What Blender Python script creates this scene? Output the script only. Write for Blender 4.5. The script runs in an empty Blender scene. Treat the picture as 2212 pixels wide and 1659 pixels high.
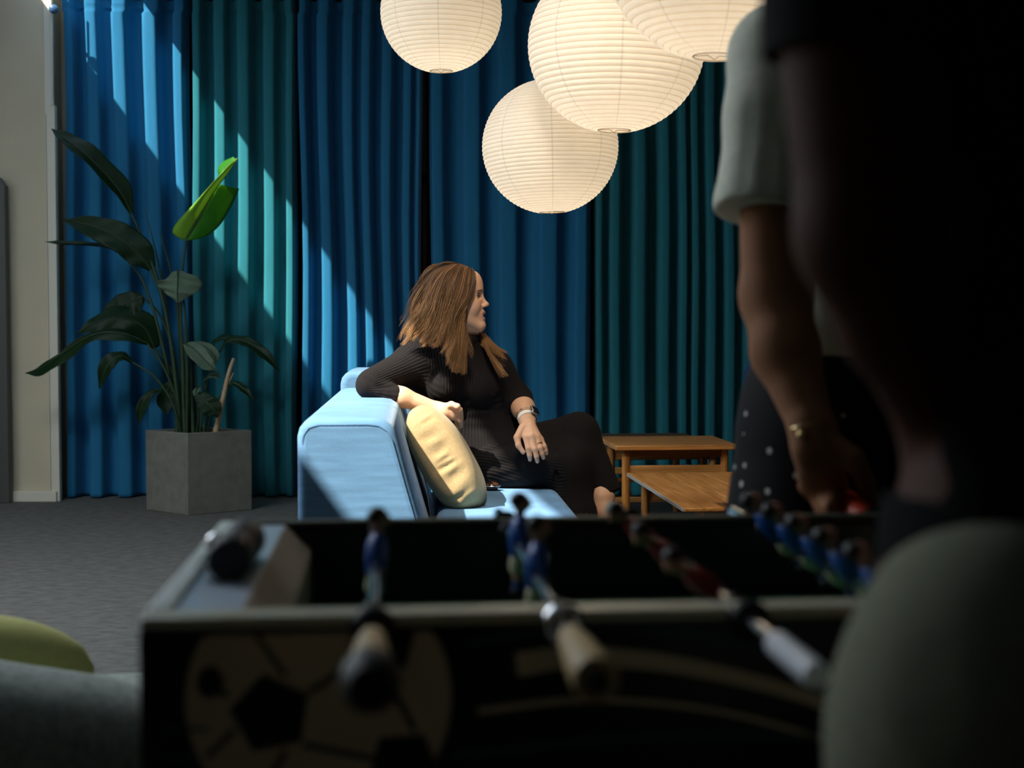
import bpy, bmesh, math, random
import numpy as np
from mathutils import Vector, Matrix
random.seed(7)
C = bpy.context.scene
COL = C.collection

# ------------------------------------------------------------------ camera, light, exposure
CAM_H, FPX, CX, CY, HORIZON = 1.05, 3072.0, 1106.0, 829.5, 700.0
PITCH = math.atan((CY - HORIZON) / FPX)
cam_d = bpy.data.cameras.new('camera')
cam_d.sensor_width = 36.0
cam_d.lens = FPX / 2212.0 * 36.0
cam_d.clip_start = 0.05
cam_d.dof.use_dof = True
cam_d.dof.focus_distance = 5.3
cam_d.dof.aperture_fstop = 3.3
cam = bpy.data.objects.new('camera', cam_d)
COL.objects.link(cam)
cam.location = (0, 0, CAM_H)
cam.rotation_euler = (math.pi / 2 - PITCH, 0, 0)
C.camera = cam
C.view_settings.view_transform = 'Standard'
C.view_settings.look = 'None'
C.view_settings.gamma = 1.0
C.view_settings.use_curve_mapping = False
C.view_settings.exposure = 0.0
C.cycles.use_denoising = True
C.cycles.max_bounces = 8
C.cycles.diffuse_bounces = 5
C.cycles.transparent_max_bounces = 8
C.cycles.sample_clamp_indirect = 6.0
C.cycles.caustics_reflective = False
C.cycles.caustics_refractive = False

world = bpy.data.worlds.new('sky')
C.world = world
world.use_nodes = True
bg = world.node_tree.nodes['Background']
bg.inputs[0].default_value = (0.50, 0.68, 1.0, 1)
bg.inputs[1].default_value = 1.6

SUN_D = Vector((1.0, 0.9, -1.547))
sun_d = bpy.data.lights.new('sun', 'SUN')
sun_d.energy = 14.0
sun_d.color = (1.0, 0.93, 0.81)
sun_d.angle = math.radians(0.7)
sun = bpy.data.objects.new('sun', sun_d)
COL.objects.link(sun)
sun.rotation_euler = SUN_D.to_track_quat('-Z', 'Y').to_euler()
sun.location = (-6, -4, 9)

def area(name, loc, direction, sx, sy, power, color):
    d = bpy.data.lights.new(name, 'AREA')
    d.shape = 'RECTANGLE'; d.size = sx; d.size_y = sy
    d.energy = power; d.color = color
    o = bpy.data.objects.new(name, d); COL.objects.link(o)
    o.location = loc
    o.rotation_euler = Vector(direction).to_track_quat('-Z', 'Y').to_euler()
    return o
# daylight of the long window in the left wall and of the roof light
area('window_daylight', (-4.5, 4.2, 2.3), (1, 0.22, -0.2), 2.2, 0.7, 10, (0.80, 0.90, 1.0))
area('skylight_daylight', (-2.12, 4.3, 3.06), (0.28, 0.0, -1), 0.58, 4.8, 185, (0.84, 0.93, 1.0))

# unseen warm spot added to brighten the woman's face, hand and ankle
sp_d = bpy.data.lights.new('added_fill_spot', 'SPOT')
sp_d.energy = 225; sp_d.color = (1.0, 0.87, 0.72); sp_d.spot_size = math.radians(56); sp_d.spot_blend = 0.8; sp_d.shadow_soft_size = 0.22
sp = bpy.data.objects.new('added_fill_spot', sp_d); COL.objects.link(sp)
sp.location = (-0.08, 3.2, 3.05)
sp.rotation_euler = (Vector((0.32, 5.2, 0.7)) - Vector(sp.location)).to_track_quat('-Z', 'Y').to_euler()

# ------------------------------------------------------------------ measuring
def at(px, py, Y):
    """point on the photo's sight line through (px, py) at distance Y in front of the lens"""
    xc = (px - CX) / FPX; yc = -(py - CY) / FPX
    c, s = math.cos(PITCH), math.sin(PITCH)
    dy = c + yc * s; dz = -s + yc * c
    k = Y / dy
    return Vector((xc * k, Y, CAM_H + dz * k))
def V(*a): return Vector(a)

# ------------------------------------------------------------------ materials
def lin(c):
    return tuple(((v / 255.0) / 12.92 if v / 255.0 <= 0.04045 else ((v / 255.0 + 0.055) / 1.055) ** 2.4) for v in c)
MATS = {}
def mat(name, color, rough=0.6, metal=0.0, spec=0.5, noise=0.0, nscale=20.0, stretch=(1, 1, 1), bump=0.0,
        bscale=200.0, bstretch=(1, 1, 1), sheen=0.0, sheen_tint=(1, 1, 1), sheen_rough=0.4, color2=None, detail=4.0,
        emit=None, estr=0.0, attr=None, coat=0.0, bdist=0.002):
    if name in MATS: return MATS[name]
    m = bpy.data.materials.new(name); MATS[name] = m
    m.use_nodes = True
    nt = m.node_tree; n = nt.nodes; l = nt.links
    b = n['Principled BSDF']
    b.inputs['Base Color'].default_value = (*color, 1)
    b.inputs['Roughness'].default_value = rough
    b.inputs['Metallic'].default_value = metal
    b.inputs['Specular IOR Level'].default_value = spec
    if sheen:
        b.inputs['Sheen Weight'].default_value = sheen
        b.inputs['Sheen Tint'].default_value = (*sheen_tint, 1)
        b.inputs['Sheen Roughness'].default_value = sheen_rough
    if coat: b.inputs['Coat Weight'].default_value = coat
    if emit:
        b.inputs['Emission Color'].default_value = (*emit, 1)
        b.inputs['Emission Strength'].default_value = estr
    tc = n.new('ShaderNodeTexCoord')
    src = None
    if attr:
        a = n.new('ShaderNodeAttribute'); a.attribute_name = attr
        src = a.outputs['Color']
        l.new(src, b.inputs['Base Color'])
    if noise or color2:
        mp = n.new('ShaderNodeMapping'); mp.inputs['Scale'].default_value = stretch
        l.new(tc.outputs['Object'], mp.inputs['Vector'])
        nz = n.new('ShaderNodeTexNoise'); nz.inputs['Scale'].default_value = nscale; nz.inputs['Detail'].default_value = detail
        l.new(mp.outputs[0], nz.inputs['Vector'])
        mx = n.new('ShaderNodeMix'); mx.data_type = 'RGBA'
        rmp = n.new('ShaderNodeMapRange'); rmp.inputs[1].default_value = 0.3; rmp.inputs[2].default_value = 0.7
        l.new(nz.outputs['Fac'], rmp.inputs[0])
        l.new(rmp.outputs[0], mx.inputs[0])
        if attr:
            mx.blend_type = 'MULTIPLY'
            l.new(src, mx.inputs[6]); mx.inputs[7].default_value = (1 - noise, 1 - noise, 1 - noise, 1)
        else:
            c2 = color2 or tuple(v * (1 - noise) for v in color)
            c1 = color if color2 else tuple(min(1, v * (1 + noise)) for v in color)
            mx.inputs[6].default_value = (*c1, 1); mx.inputs[7].default_value = (*c2, 1)
        l.new(mx.outputs[2], b.inputs['Base Color'])
    if bump:
        mp2 = n.new('ShaderNodeMapping'); mp2.inputs['Scale'].default_value = bstretch
        l.new(tc.outputs['Object'], mp2.inputs['Vector'])
        nz2 = n.new('ShaderNodeTexNoise'); nz2.inputs['Scale'].default_value = bscale; nz2.inputs['Detail'].default_value = 3
        l.new(mp2.outputs[0], nz2.inputs['Vector'])
        bp = n.new('ShaderNodeBump'); bp.inputs['Strength'].default_value = bump; bp.inputs['Distance'].default_value = bdist
        l.new(nz2.outputs['Fac'], bp.inputs['Height'])
        l.new(bp.outputs[0], b.inputs['Normal'])
    return m

# ------------------------------------------------------------------ mesh builder
class MB:
    def __init__(self): self.v = []; self.f = []; self.m = []; self.cur = 0; self.tris = None
    def mat(self, i): self.cur = i; return self
    def add(self, verts, faces):
        o = len(self.v); self.v.extend([tuple(p) for p in verts])
        for f in faces: self.f.append(tuple(i + o for i in f)); self.m.append(self.cur)
        return self
    def box(self, lo, hi, M=None):
        x0, y0, z0 = lo; x1, y1, z1 = hi
        vs = [V(x, y, z) for z in (z0, z1) for y in (y0, y1) for x in (x0, x1)]
        if M is not None: vs = [M @ p for p in vs]
        return self.add(vs, [(0, 2, 3, 1), (4, 5, 7, 6), (0, 1, 5, 4), (2, 6, 7, 3), (0, 4, 6, 2), (1, 3, 7, 5)])
    def prism(self, poly, axis_a, axis_b, axis_h, h, origin=V(0, 0, 0)):
        n = len(poly)
        vs = [origin + axis_a * a + axis_b * b for a, b in poly] + [origin + axis_a * a + axis_b * b + axis_h * h for a, b in poly]
        fs = [tuple(range(n)), tuple(range(2 * n - 1, n - 1, -1))] + [(i, i + n, (i + 1) % n + n, (i + 1) % n) for i in range(n)]
        return self.add(vs, fs)
    def tube(self, pts, r, seg=10, cap=True, up=None):
        pts = [Vector(p) for p in pts]; n = len(pts)
        rs = r if isinstance(r, (list, tuple)) else [r] * n
        ring = []
        prev = None
        for i, p in enumerate(pts):
            t = (pts[min(i + 1, n - 1)] - pts[max(i - 1, 0)]).normalized()
            if prev is None:
                a = up if up is not None else (V(0, 0, 1) if abs(t.z) < 0.9 else V(1, 0, 0))
                s = t.cross(a).normalized()
            else:
                s = (prev - t * prev.dot(t)).normalized()
            prev = s; q = t.cross(s)
            for k in range(seg):
                an = 2 * math.pi * k / seg
                ring.append(p + (s * math.cos(an) + q * math.sin(an)) * rs[i])
        fs = []
        for i in range(n - 1):
            for k in range(seg):
                a = i * seg + k; b = i * seg + (k + 1) % seg
                fs.append((a, b, b + seg, a + seg))
        if cap:
            fs.append(tuple(range(seg - 1, -1, -1))); fs.append(tuple((n - 1) * seg + k for k in range(seg)))
        return self.add(ring, fs)
    def lathe(self, prof, origin=V(0, 0, 0), axis=V(0, 0, 1), seg=24, matfn=None):
        """prof: (radius, height) pairs"""
        ax = Vector(axis).normalized()
        s = ax.cross(V(0, 0, 1) if abs(ax.z) < 0.9 else V(1, 0, 0)).normalized(); q = ax.cross(s)
        o = len(self.v)
        for r, h in prof:
            for k in range(seg):
                an = 2 * math.pi * k / seg
                self.v.append(tuple(Vector(origin) + ax * h + (s * math.cos(an) + q * math.sin(an)) * max(r, 1e-5)))
        for i in range(len(prof) - 1):
            for k in range(seg):
                a = o + i * seg + k; b = o + i * seg + (k + 1) % seg
                self.f.append((a, b, b + seg, a + seg)); self.m.append(matfn(i) if matfn else self.cur)
        return self
    def ball(self, c, r, seg=14, rings=9, M=None):
        c = Vector(c); rr = r if isinstance(r, (tuple, list)) else (r, r, r)
        vs = []; fs = []
        for i in range(rings + 1):
            th = math.pi * i / rings
            for k in range(seg):
                ph = 2 * math.pi * k / seg
                p = V(rr[0] * math.sin(th) * math.cos(ph), rr[1] * math.sin(th) * math.sin(ph), rr[2] * math.cos(th))
                if M is not None: p = M @ p
                vs.append(c + p)
        for i in range(rings):
            for k in range(seg):
                a = i * seg + k; b = i * seg + (k + 1) % seg
                fs.append((a, a + seg, b + seg, b))
        return self.add(vs, fs)
    def grid(self, rows, closed=False):
        n = len(rows); m = len(rows[0])
        vs = [p for r in rows for p in r]; fs = []
        for i in range(n - 1):
            for k in range(m if closed else m - 1):
                a = i * m + k; b = i * m + (k + 1) % m
                fs.append((a, b, b + m, a + m))
        return self.add(vs, fs)
    def build(self, name, mats, parent=None, bevel=0.0, bseg=3, smooth=True, world=True, subsurf=0, weld=True, fixn=True):
        me = bpy.data.meshes.new(name)
        vs = self.v
        if world and parent is not None:
            Mi = ROOTM[parent.name].inverted()
            vs = [tuple(Mi @ Vector(p)) for p in vs]
        me.from_pydata(vs, [], self.f)
        if not isinstance(mats, (list, tuple)): mats = [mats]
        for q in mats: me.materials.append(q)
        if len(mats) > 1: me.polygons.foreach_set('material_index', self.m)
        if weld or fixn:
            bm = bmesh.new(); bm.from_mesh(me)
            if weld: bmesh.ops.remove_doubles(bm, verts=bm.verts, dist=1e-6)
            if fixn: bmesh.ops.recalc_face_normals(bm, faces=bm.faces)
            bm.to_mesh(me); bm.free()
        return link(name, me, parent, bevel, bseg, smooth, subsurf)

ROOTM = {}
def link(name, me, parent=None, bevel=0.0, bseg=3, smooth=True, subsurf=0):
    o = bpy.data.objects.new(name, me); COL.objects.link(o)
    if parent is not None:
        o.parent = parent; ROOTM[o.name] = ROOTM[parent.name]
    else:
        ROOTM[o.name] = Matrix.Identity(4)
    if bevel:
        b = o.modifiers.new('bevel', 'BEVEL'); b.width = bevel; b.segments = bseg; b.limit_method = 'ANGLE'; b.angle_limit = math.radians(40)
        b.harden_normals = False
    if subsurf:
        s = o.modifiers.new('sub', 'SUBSURF'); s.levels = subsurf; s.render_levels = subsurf
    if smooth:
        me.polygons.foreach_set('use_smooth', [True] * len(me.polygons))
        if not subsurf:
            try: me.set_sharp_from_angle(angle=math.radians(42))
            except Exception: pass
    return o
def tag(o, label, cat, group=None, kind=None):
    o['label'] = label; o['category'] = cat
    if group: o['group'] = group
    if kind: o['kind'] = kind
    return o
def thing(name, label, cat, loc=(0, 0, 0), rz=0.0, group=None):
    o = bpy.data.objects.new(name, None); COL.objects.link(o)
    o.empty_display_size = 0.05
    o.location = loc; o.rotation_euler = (0, 0, rz)
    ROOTM[o.name] = Matrix.Translation(Vector(loc)) @ Matrix.Rotation(rz, 4, 'Z')
    return tag(o, label, cat, group)
def struct(name, mb, m, bevel=0.0, label=None, smooth=False):
    o = mb.build(name, m, None, bevel=bevel, smooth=smooth)
    o['kind'] = 'structure'
    if label: o['label'] = label
    return o
def spline(pts, n):
    """Catmull-Rom through pts (any dimension), n samples"""
    P = np.array([list(p) for p in pts], float); k = len(P)
    E = np.vstack([2 * P[0] - P[1], P, 2 * P[-1] - P[-2]])
    out = []
    for t in np.linspace(0, k - 1, n):
        i = min(int(t), k - 2); f = t - i
        a, b, c, d = E[i], E[i + 1], E[i + 2], E[i + 3]
        out.append(0.5 * ((2 * b) + (c - a) * f + (2 * a - 5 * b + 4 * c - d) * f * f + (3 * b - a - 3 * c + d) * f ** 3))
    return np.array(out)

# ------------------------------------------------------------------ implicit surfaces for bodies, clothes and hair
def smin(a, b, k):
    if k <= 0: return np.minimum(a, b)
    h = np.clip(k - np.abs(a - b), 0, None) / k
    return np.minimum(a, b) - h * h * k * 0.25
def cone(a, b, r1, r2, k=0.02, n=None, f=1.0):
    return dict(t='c', a=np.array(list(a), float), b=np.array(list(b), float), r1=r1, r2=r2, k=k, op=1,
                n=None if n is None else np.array(list(Vector(n).normalized()), float), f=f)
def ell(c, r, k=0.02, R=None, op=1):
    return dict(t='e', a=np.array(list(c), float), r=np.array(list(r), float), k=k, op=op,
                R=None if R is None else np.array([list(q) for q in R], float))
def cut(p): p = dict(p); p['op'] = -1; return p
def sd(p, P):
    if p['t'] == 'c':
        Q = P - p['a']
        ba = p['b'] - p['a']
        if p['n'] is not None:
            n = p['n']; Q = Q + np.outer(Q @ n, n) * (1 / p['f'] - 1)
            ba = ba + n * (ba @ n) * (1 / p['f'] - 1)
        l2 = max(ba @ ba, 1e-9)
        h = np.clip(Q @ ba / l2, 0, 1)
        D = Q - h[:, None] * ba
        return np.sqrt((D * D).sum(1)) - (p['r1'] + (p['r2'] - p['r1']) * h)
    Q = P - p['a']
    if p['R'] is not None: Q = Q @ p['R']
    q0 = Q / p['r']
    k0 = np.sqrt((q0 * q0).sum(1)); k1 = np.sqrt(((q0 / p['r']) ** 2).sum(1)) + 1e-9
    return np.where(k0 < 1e-4, -p['r'].min(), k0 * (k0 - 1) / k1)
def sd_all(prims, P):
    d = np.full(len(P), 9.0)
    for p in prims:
        q = sd(p, P)
        d = smin(d, q, p['k']) if p['op'] > 0 else -smin(-d, q, p['k'])
    return d
def shrink(prims, s):
    out = []
    for p in prims:
        p = dict(p)
        if p['t'] == 'c': p['r1'] = max(p['r1'] - s, .004); p['r2'] = max(p['r2'] - s, .004)
        else: p['r'] = np.maximum(p['r'] - s, .004)
        out.append(p)
    return out
def mesh_sdf(prims, res, disp=None, keep=None):
    """naive surface nets over sparse blocks -> verts, quads"""
    lo = np.full(3, 9e9); hi = -lo
    for p in prims:
        if p['op'] < 0: continue
        R = max(p['r1'], p['r2']) if p['t'] == 'c' else p['r'].max()
        for q in ((p['a'], p['b']) if p['t'] == 'c' else (p['a'],)):
            lo = np.minimum(lo, q - R); hi = np.maximum(hi, q + R)
    lo -= 0.03; hi += 0.03
    B = 12; bs = B * res
    nb = np.ceil((hi - lo) / bs).astype(int) + 1
    I = np.stack(np.meshgrid(*[np.arange(k) for k in nb], indexing='ij'), -1).reshape(-1, 3)
    cen = lo + (I + 0.5) * bs
    half = bs * 0.5 * 1.7321
    D = np.stack([sd(p, cen) for p in prims], 1)
    op = np.array([p['op'] for p in prims]); ks = np.array([p['k'] for p in prims])
    dm = np.where(op > 0, D, 9).min(1)
    sel = np.nonzero(np.abs(dm) < half * 1.6 + 0.03)[0]
    NY, NZ = nb[1] * B + 4, nb[2] * B + 4
    g = np.arange(B + 1)
    G = np.stack(np.meshgrid(g, g, g, indexing='ij'), -1).reshape(-1, 3)
    cor = [(0, 0, 0), (1, 0, 0), (0, 1, 0), (1, 1, 0), (0, 0, 1), (1, 0, 1), (0, 1, 1), (1, 1, 1)]
    edges = [(0, 1), (2, 3), (4, 5), (6, 7), (0, 2), (1, 3), (4, 6), (5, 7), (0, 4), (1, 5), (2, 6), (3, 7)]
    keys, pos, quads = [], [], []
    ax = [np.array(e) for e in ((1, 0, 0), (0, 1, 0), (0, 0, 1))]
    for s in sel:
        near = [i for i in range(len(prims)) if (D[s, i] - dm[s] < 3.6 * half + ks[i] if op[i] > 0 else D[s, i] < 1.8 * half + ks[i])]
        base = I[s] * B
        P = lo + (base + G) * res
        d = sd_all([prims[i] for i in near], P)
        if disp is not None: d = disp(P, d)
        if d.min() > 0 or d.max() < 0: continue
        d = d.reshape(B + 1, B + 1, B + 1)
        d = np.where(np.abs(d) < 1e-7, 1e-7, d)
        c8 = np.stack([d[a:a + B, b:b + B, c:c + B] for a, b, c in cor], -1)
        neg = (c8 < 0).sum(-1)
        act = np.argwhere((neg > 0) & (neg < 8))
        if len(act) == 0: continue
        v8 = c8[act[:, 0], act[:, 1], act[:, 2]]
        acc = np.zeros((len(act), 3)); cnt = np.zeros(len(act))
        for i, j in edges:
            x = v8[:, i]; y = v8[:, j]; m = (x < 0) != (y < 0)
            t = np.where(m, x / np.where(m, x - y, 1), 0)
            q = np.array(cor[i]) + t[:, None] * (np.array(cor[j]) - np.array(cor[i]))
            acc += q * m[:, None]; cnt += m
        gi = base + act
        keys.append(((gi[:, 0] + 1) * NY + gi[:, 1] + 1) * NZ + gi[:, 2] + 1)
        pos.append(lo + (gi + acc / cnt[:, None]) * res)
        for a in range(3):
            b, c = (a + 1) % 3, (a + 2) % 3
            d0 = d[:B, :B, :B]
            sl = [slice(0, B)] * 3; sl[a] = slice(1, B + 1)
            d1 = d[tuple(sl)]
            e = np.argwhere((d0 < 0) != (d1 < 0))
            if len(e) == 0: continue
            flip = d0[e[:, 0], e[:, 1], e[:, 2]] < 0
            p = base + e
            K = lambda q: ((q[:, 0] + 1) * NY + q[:, 1] + 1) * NZ + q[:, 2] + 1
            qd = np.stack([K(p), K(p - ax[b]), K(p - ax[b] - ax[c]), K(p - ax[c])], 1)
            qd[~flip] = qd[~flip][:, ::-1]
            quads.append(qd)
    keys = np.concatenate(keys); pos = np.concatenate(pos); quads = np.concatenate(quads)
    o = np.argsort(keys); keys = keys[o]; pos = pos[o]
    ix = np.clip(np.searchsorted(keys, quads), 0, len(keys) - 1)
    ok = (keys[ix] == quads).all(1)
    ix = ix[ok][:, ::-1]
    if keep is not None:
        kv = keep(pos); ix = ix[kv[ix].all(1)]
    used = np.unique(ix); mp = np.full(len(pos), -1); mp[used] = np.arange(len(used))
    return pos[used], mp[ix]
def planes(cuts, then=None):
    """trim a cloth shape by flat cuts: (point, outward normal, reach)"""
    L = [(np.array(list(a)), np.array(list(Vector(n).normalized())), r) for a, n, r in cuts]
    def f(P, d):
        if then is not None: d = then(P, d)
        for a, n, r in L:
            q = P - a
            if np.abs(q).sum(1).min() > 3 * r + .2: continue
            d = np.where((q * q).sum(1) < r * r, np.maximum(d, q @ n), d)
        return d
    return f
def np_obj(name, pos, quads, m, parent, colors=None, fattr=None):
    Mi = np.array(ROOTM[parent.name].inverted())
    pos = pos @ Mi[:3, :3].T + Mi[:3, 3]
    me = bpy.data.meshes.new(name)
    nv, nq = len(pos), len(quads); k = quads.shape[1]
    me.vertices.add(nv); me.vertices.foreach_set('co', pos.astype(np.float32).ravel())
    me.loops.add(nq * k); me.loops.foreach_set('vertex_index', quads.astype(np.int32).ravel())
    me.polygons.add(nq); me.polygons.foreach_set('loop_start', np.arange(0, nq * k, k, dtype=np.int32))
    me.polygons.foreach_set('use_smooth', np.ones(nq, bool))
    me.update(calc_edges=True); me.validate()
    me.materials.append(m)
    if colors is not None:
        a = me.attributes.new('Col', 'FLOAT_COLOR', 'POINT')
        a.data.foreach_set('color', np.hstack([colors, np.ones((nv, 1))]).astype(np.float32).ravel())
    for nm, val in (fattr or {}).items():
        a = me.attributes.new(nm, 'FLOAT', 'POINT'); a.data.foreach_set('value', val.astype(np.float32))
    o = bpy.data.objects.new(name, me); COL.objects.link(o); o.parent = parent; ROOTM[o.name] = ROOTM[parent.name]
    return o
# ================================================================== ROOM
M_white = mat('wall_paint', lin((198, 187, 160)), .7, noise=.04, nscale=3)
M_dark = mat('dark_wall', lin((28, 30, 33)), .8, noise=.1, nscale=4)
M_ceil = mat('ceiling_paint', lin((222, 219, 208)), .8, noise=.03)
M_carpet = mat('carpet', lin((98, 96, 91)), .95, spec=.1, noise=.22, nscale=17, stretch=(1, 1.5, 1), detail=10, bump=.6, bscale=260, bdist=.004)
M_trim = mat('trim_paint', lin((214, 208, 190)), .5)
M_bronze = mat('bronze_trim', lin((70, 50, 32)), .5, metal=.3)
M_frame = mat('window_frame', lin((60, 62, 64)), .4, metal=.5)
def glass_mat():
    m = bpy.data.materials.new('clear_glass'); m.use_nodes = True
    nt = m.node_tree; nt.nodes.clear()
    o = nt.nodes.new('ShaderNodeOutputMaterial'); mx = nt.nodes.new('ShaderNodeMixShader')
    t = nt.nodes.new('ShaderNodeBsdfTransparent'); g = nt.nodes.new('ShaderNodeBsdfGlossy'); g.inputs['Roughness'].default_value = .02
    t.inputs[0].default_value = (.97, .985, .98, 1)
    mx.inputs[0].default_value = .05
    nt.links.new(t.outputs[0], mx.inputs[1]); nt.links.new(g.outputs[0], mx.inputs[2]); nt.links.new(mx.outputs[0], o.inputs[0])
    return m
M_glass = glass_mat()

XL, XR, YF, YB, ZC = -4.6, 3.6, -1.6, 9.0, 3.12
struct('floor', MB().box((XL - .1, YF - .1, -.08), (XR + .1, YB + .1, 0)), M_carpet, label='dark grey mottled carpet floor')
# ceiling with a long roof light: its edges throw the slanting sun band
def xs(K, Y): return (K - ZC - .175 * Y) / 1.39
Y0, Y1 = 1.7, 8.56
KL, KU = .550, 1.410
cb = MB()
def slab(poly): cb.prism(poly, V(1, 0, 0), V(0, 1, 0), V(0, 0, 1), .04, V(0, 0, ZC))
slab([(XL - .1, YF - .1), (XR + .1, YF - .1), (XR + .1, Y0), (XL - .1, Y0)])
slab([(XL - .1, Y0), (xs(KL, Y0), Y0), (xs(KL, Y1), Y1), (XL - .1, Y1)])
slab([(xs(KU, Y0), Y0), (XR + .1, Y0), (XR + .1, Y1), (xs(KU, Y1), Y1)])
slab([(XL - .1, Y1), (XR + .1, Y1), (XR + .1, YB + .1), (XL - .1, YB + .1)])
struct('ceiling', cb, M_ceil, label='white ceiling with a long slanting roof light')
w = MB()
e = .03
w.prism([(xs(KL, Y0) - e, Y0 - e), (xs(KU, Y0) + e, Y0 - e), (xs(KU, Y1) + e, Y1 + e), (xs(KL, Y1) - e, Y1 + e)], V(1, 0, 0), V(0, 1, 0), V(0, 0, 1), .006, V(0, 0, ZC + .05))
wo = struct('window_1', w, M_glass, label='glass pane of the roof light')
# walls
wb = MB()
def bw(x): return 8.86 + math.tan(math.radians(2)) * (x + 2.6)
wb.prism([(XL - .1, bw(XL)), (XR + .1, bw(XR)), (XR + .1, bw(XR) + .12), (XL - .1, bw(XL) + .12)], V(1, 0, 0), V(0, 1, 0), V(0, 0, 1), ZC)
struct('wall_back', wb, M_dark, label='dark back wall hidden by the curtains')
wl = MB()
WY0, WY1, WZ0, WZ1 = 3.0, 5.4, 1.9, 2.7
wl.box((XL - .12, YF - .1, 0), (XL, WY0, ZC)); wl.box((XL - .12, WY1, 0), (XL, YB, ZC))
wl.box((XL - .12, WY0, 0), (XL, WY1, WZ0)); wl.box((XL - .12, WY0, WZ1), (XL, WY1, ZC))
struct('wall_left', wl, M_white, label='left wall with a long window')
wf = MB()
for y in (WY0, 3.8, 4.6, WY1 - .05): wf.box((XL - .09, y, WZ0), (XL - .03, y + .05, WZ1))
for z in (WZ0, WZ1 - .05): wf.box((XL - .09, WY0, z), (XL - .03, WY1, z + .05))
wfo = struct('window_2', wf, M_frame, label='dark framed long window in the left wall')
wg = MB().box((XL - .065, WY0 + .02, WZ0 + .02), (XL - .055, WY1 - .02, WZ1 - .02)).build('window_glass', M_glass, wfo, smooth=False)
struct('wall_right', MB().box((XR, YF - .1, 0), (XR + .12, YB + .1, ZC)), M_dark, label='dark right wall')
struct('wall_front', MB().box((XL - .1, YF - .12, 0), (XR + .1, YF, ZC)), M_dark, label='dark wall behind the viewer')

# pier at the left end of the curtain
pD = 8.40
x0, x1 = at(24, 700, pD).x, at(104, 700, pD).x
struct('column_1', MB().box((XL, pD, 0), (x1, pD + .42, ZC)), M_white, label='cream plastered pier beside the curtain')
bb = MB().box((x0 - .02, pD - .035, 0), (x1 + .045, pD - .002, .062))
struct('baseboard_left', bb, M_trim, bevel=.004, label='low cream plinth board at the foot of the pier')
# slim casing and cable duct on the pier's right edge
tx = at(104, 700, 8.40).x
ty = at(126, 700, 8.40).x
struct('trim_1', MB().box((tx + .002, 8.385, 0), (ty, 8.43, 2.33)).box((tx + .004, 8.375, 0), (tx + .010, 8.39, 2.28)), M_trim, bevel=.003, label='slim white casing up the right edge of the pier')
struct('trim_2', MB().tube([(ty - .012, 8.38, 2.33), (ty - .012, 8.38, 2.385)], .009, 8).tube([(ty - .010, 8.375, 2.36), (ty - .010, 8.375, 3.1)], .006, 8).box((tx + .002, 8.39, 2.33), (ty - .02, 8.44, 3.1)), M_trim, label='thin white pipe above the casing')
struct('trim_3', MB().box((tx, 8.70, 0), (ty + .12, 8.76, ZC)), M_white, bevel=.006, label='cream jamb in the recess between pier and curtain')
gx = at(917, 700, 8.8).x
struct('trim_4', MB().box((gx - .012, 8.83, 0), (gx + .012, 8.90, 1.92)).box((gx - .012, 8.83, 1.98), (gx + .012, 8.90, ZC)), M_bronze, label='thin bronze strip in the gap between the curtains')
# grey door leaf at the very left
M_door = mat('door_grey', lin((72, 72, 68)), .5, noise=.04)
dx = at(17, 700, 8.32).x
dzt = at(10, 383, 8.32).z
d = MB().prism([(dx - .62, 0), (dx, 0), (dx, dzt - .05), (dx - .035, dzt), (dx - .62, dzt)], V(1, 0, 0), V(0, 0, 1), V(0, 1, 0), .06, V(0, 8.30, 0))
do = struct('door_1', d, M_door, bevel=.004, label='grey door leaf with a clipped corner at the far left')
MB().tube([(dx - .08, 8.30, 1.0), (dx - .08, 8.25, 1.0), (dx - .2, 8.25, 1.0)], .009, 8).build('door_handle', M_frame, do)
# round knob by the curtain
k = at(116, 20, 8.36)
M_knob = mat('knob_blue', lin((60, 95, 130)), .35)
kn = thing('wall_peg', 'small round blue-grey knob on a stalk at the top of the pier', 'knob', k)
MB().lathe([(0, -.016), (.018, -.016), (.026, -.008), (.028, .002), (.024, .012), (.012, .018), (0, .019)], k, V(.3, -1, 0), 20).build('knob', M_knob, kn)
MB().tube([k + V(0, .01, 0), k + V(-.012, .045, -.005)], .009, 10).build('stalk', M_trim, kn)

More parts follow.
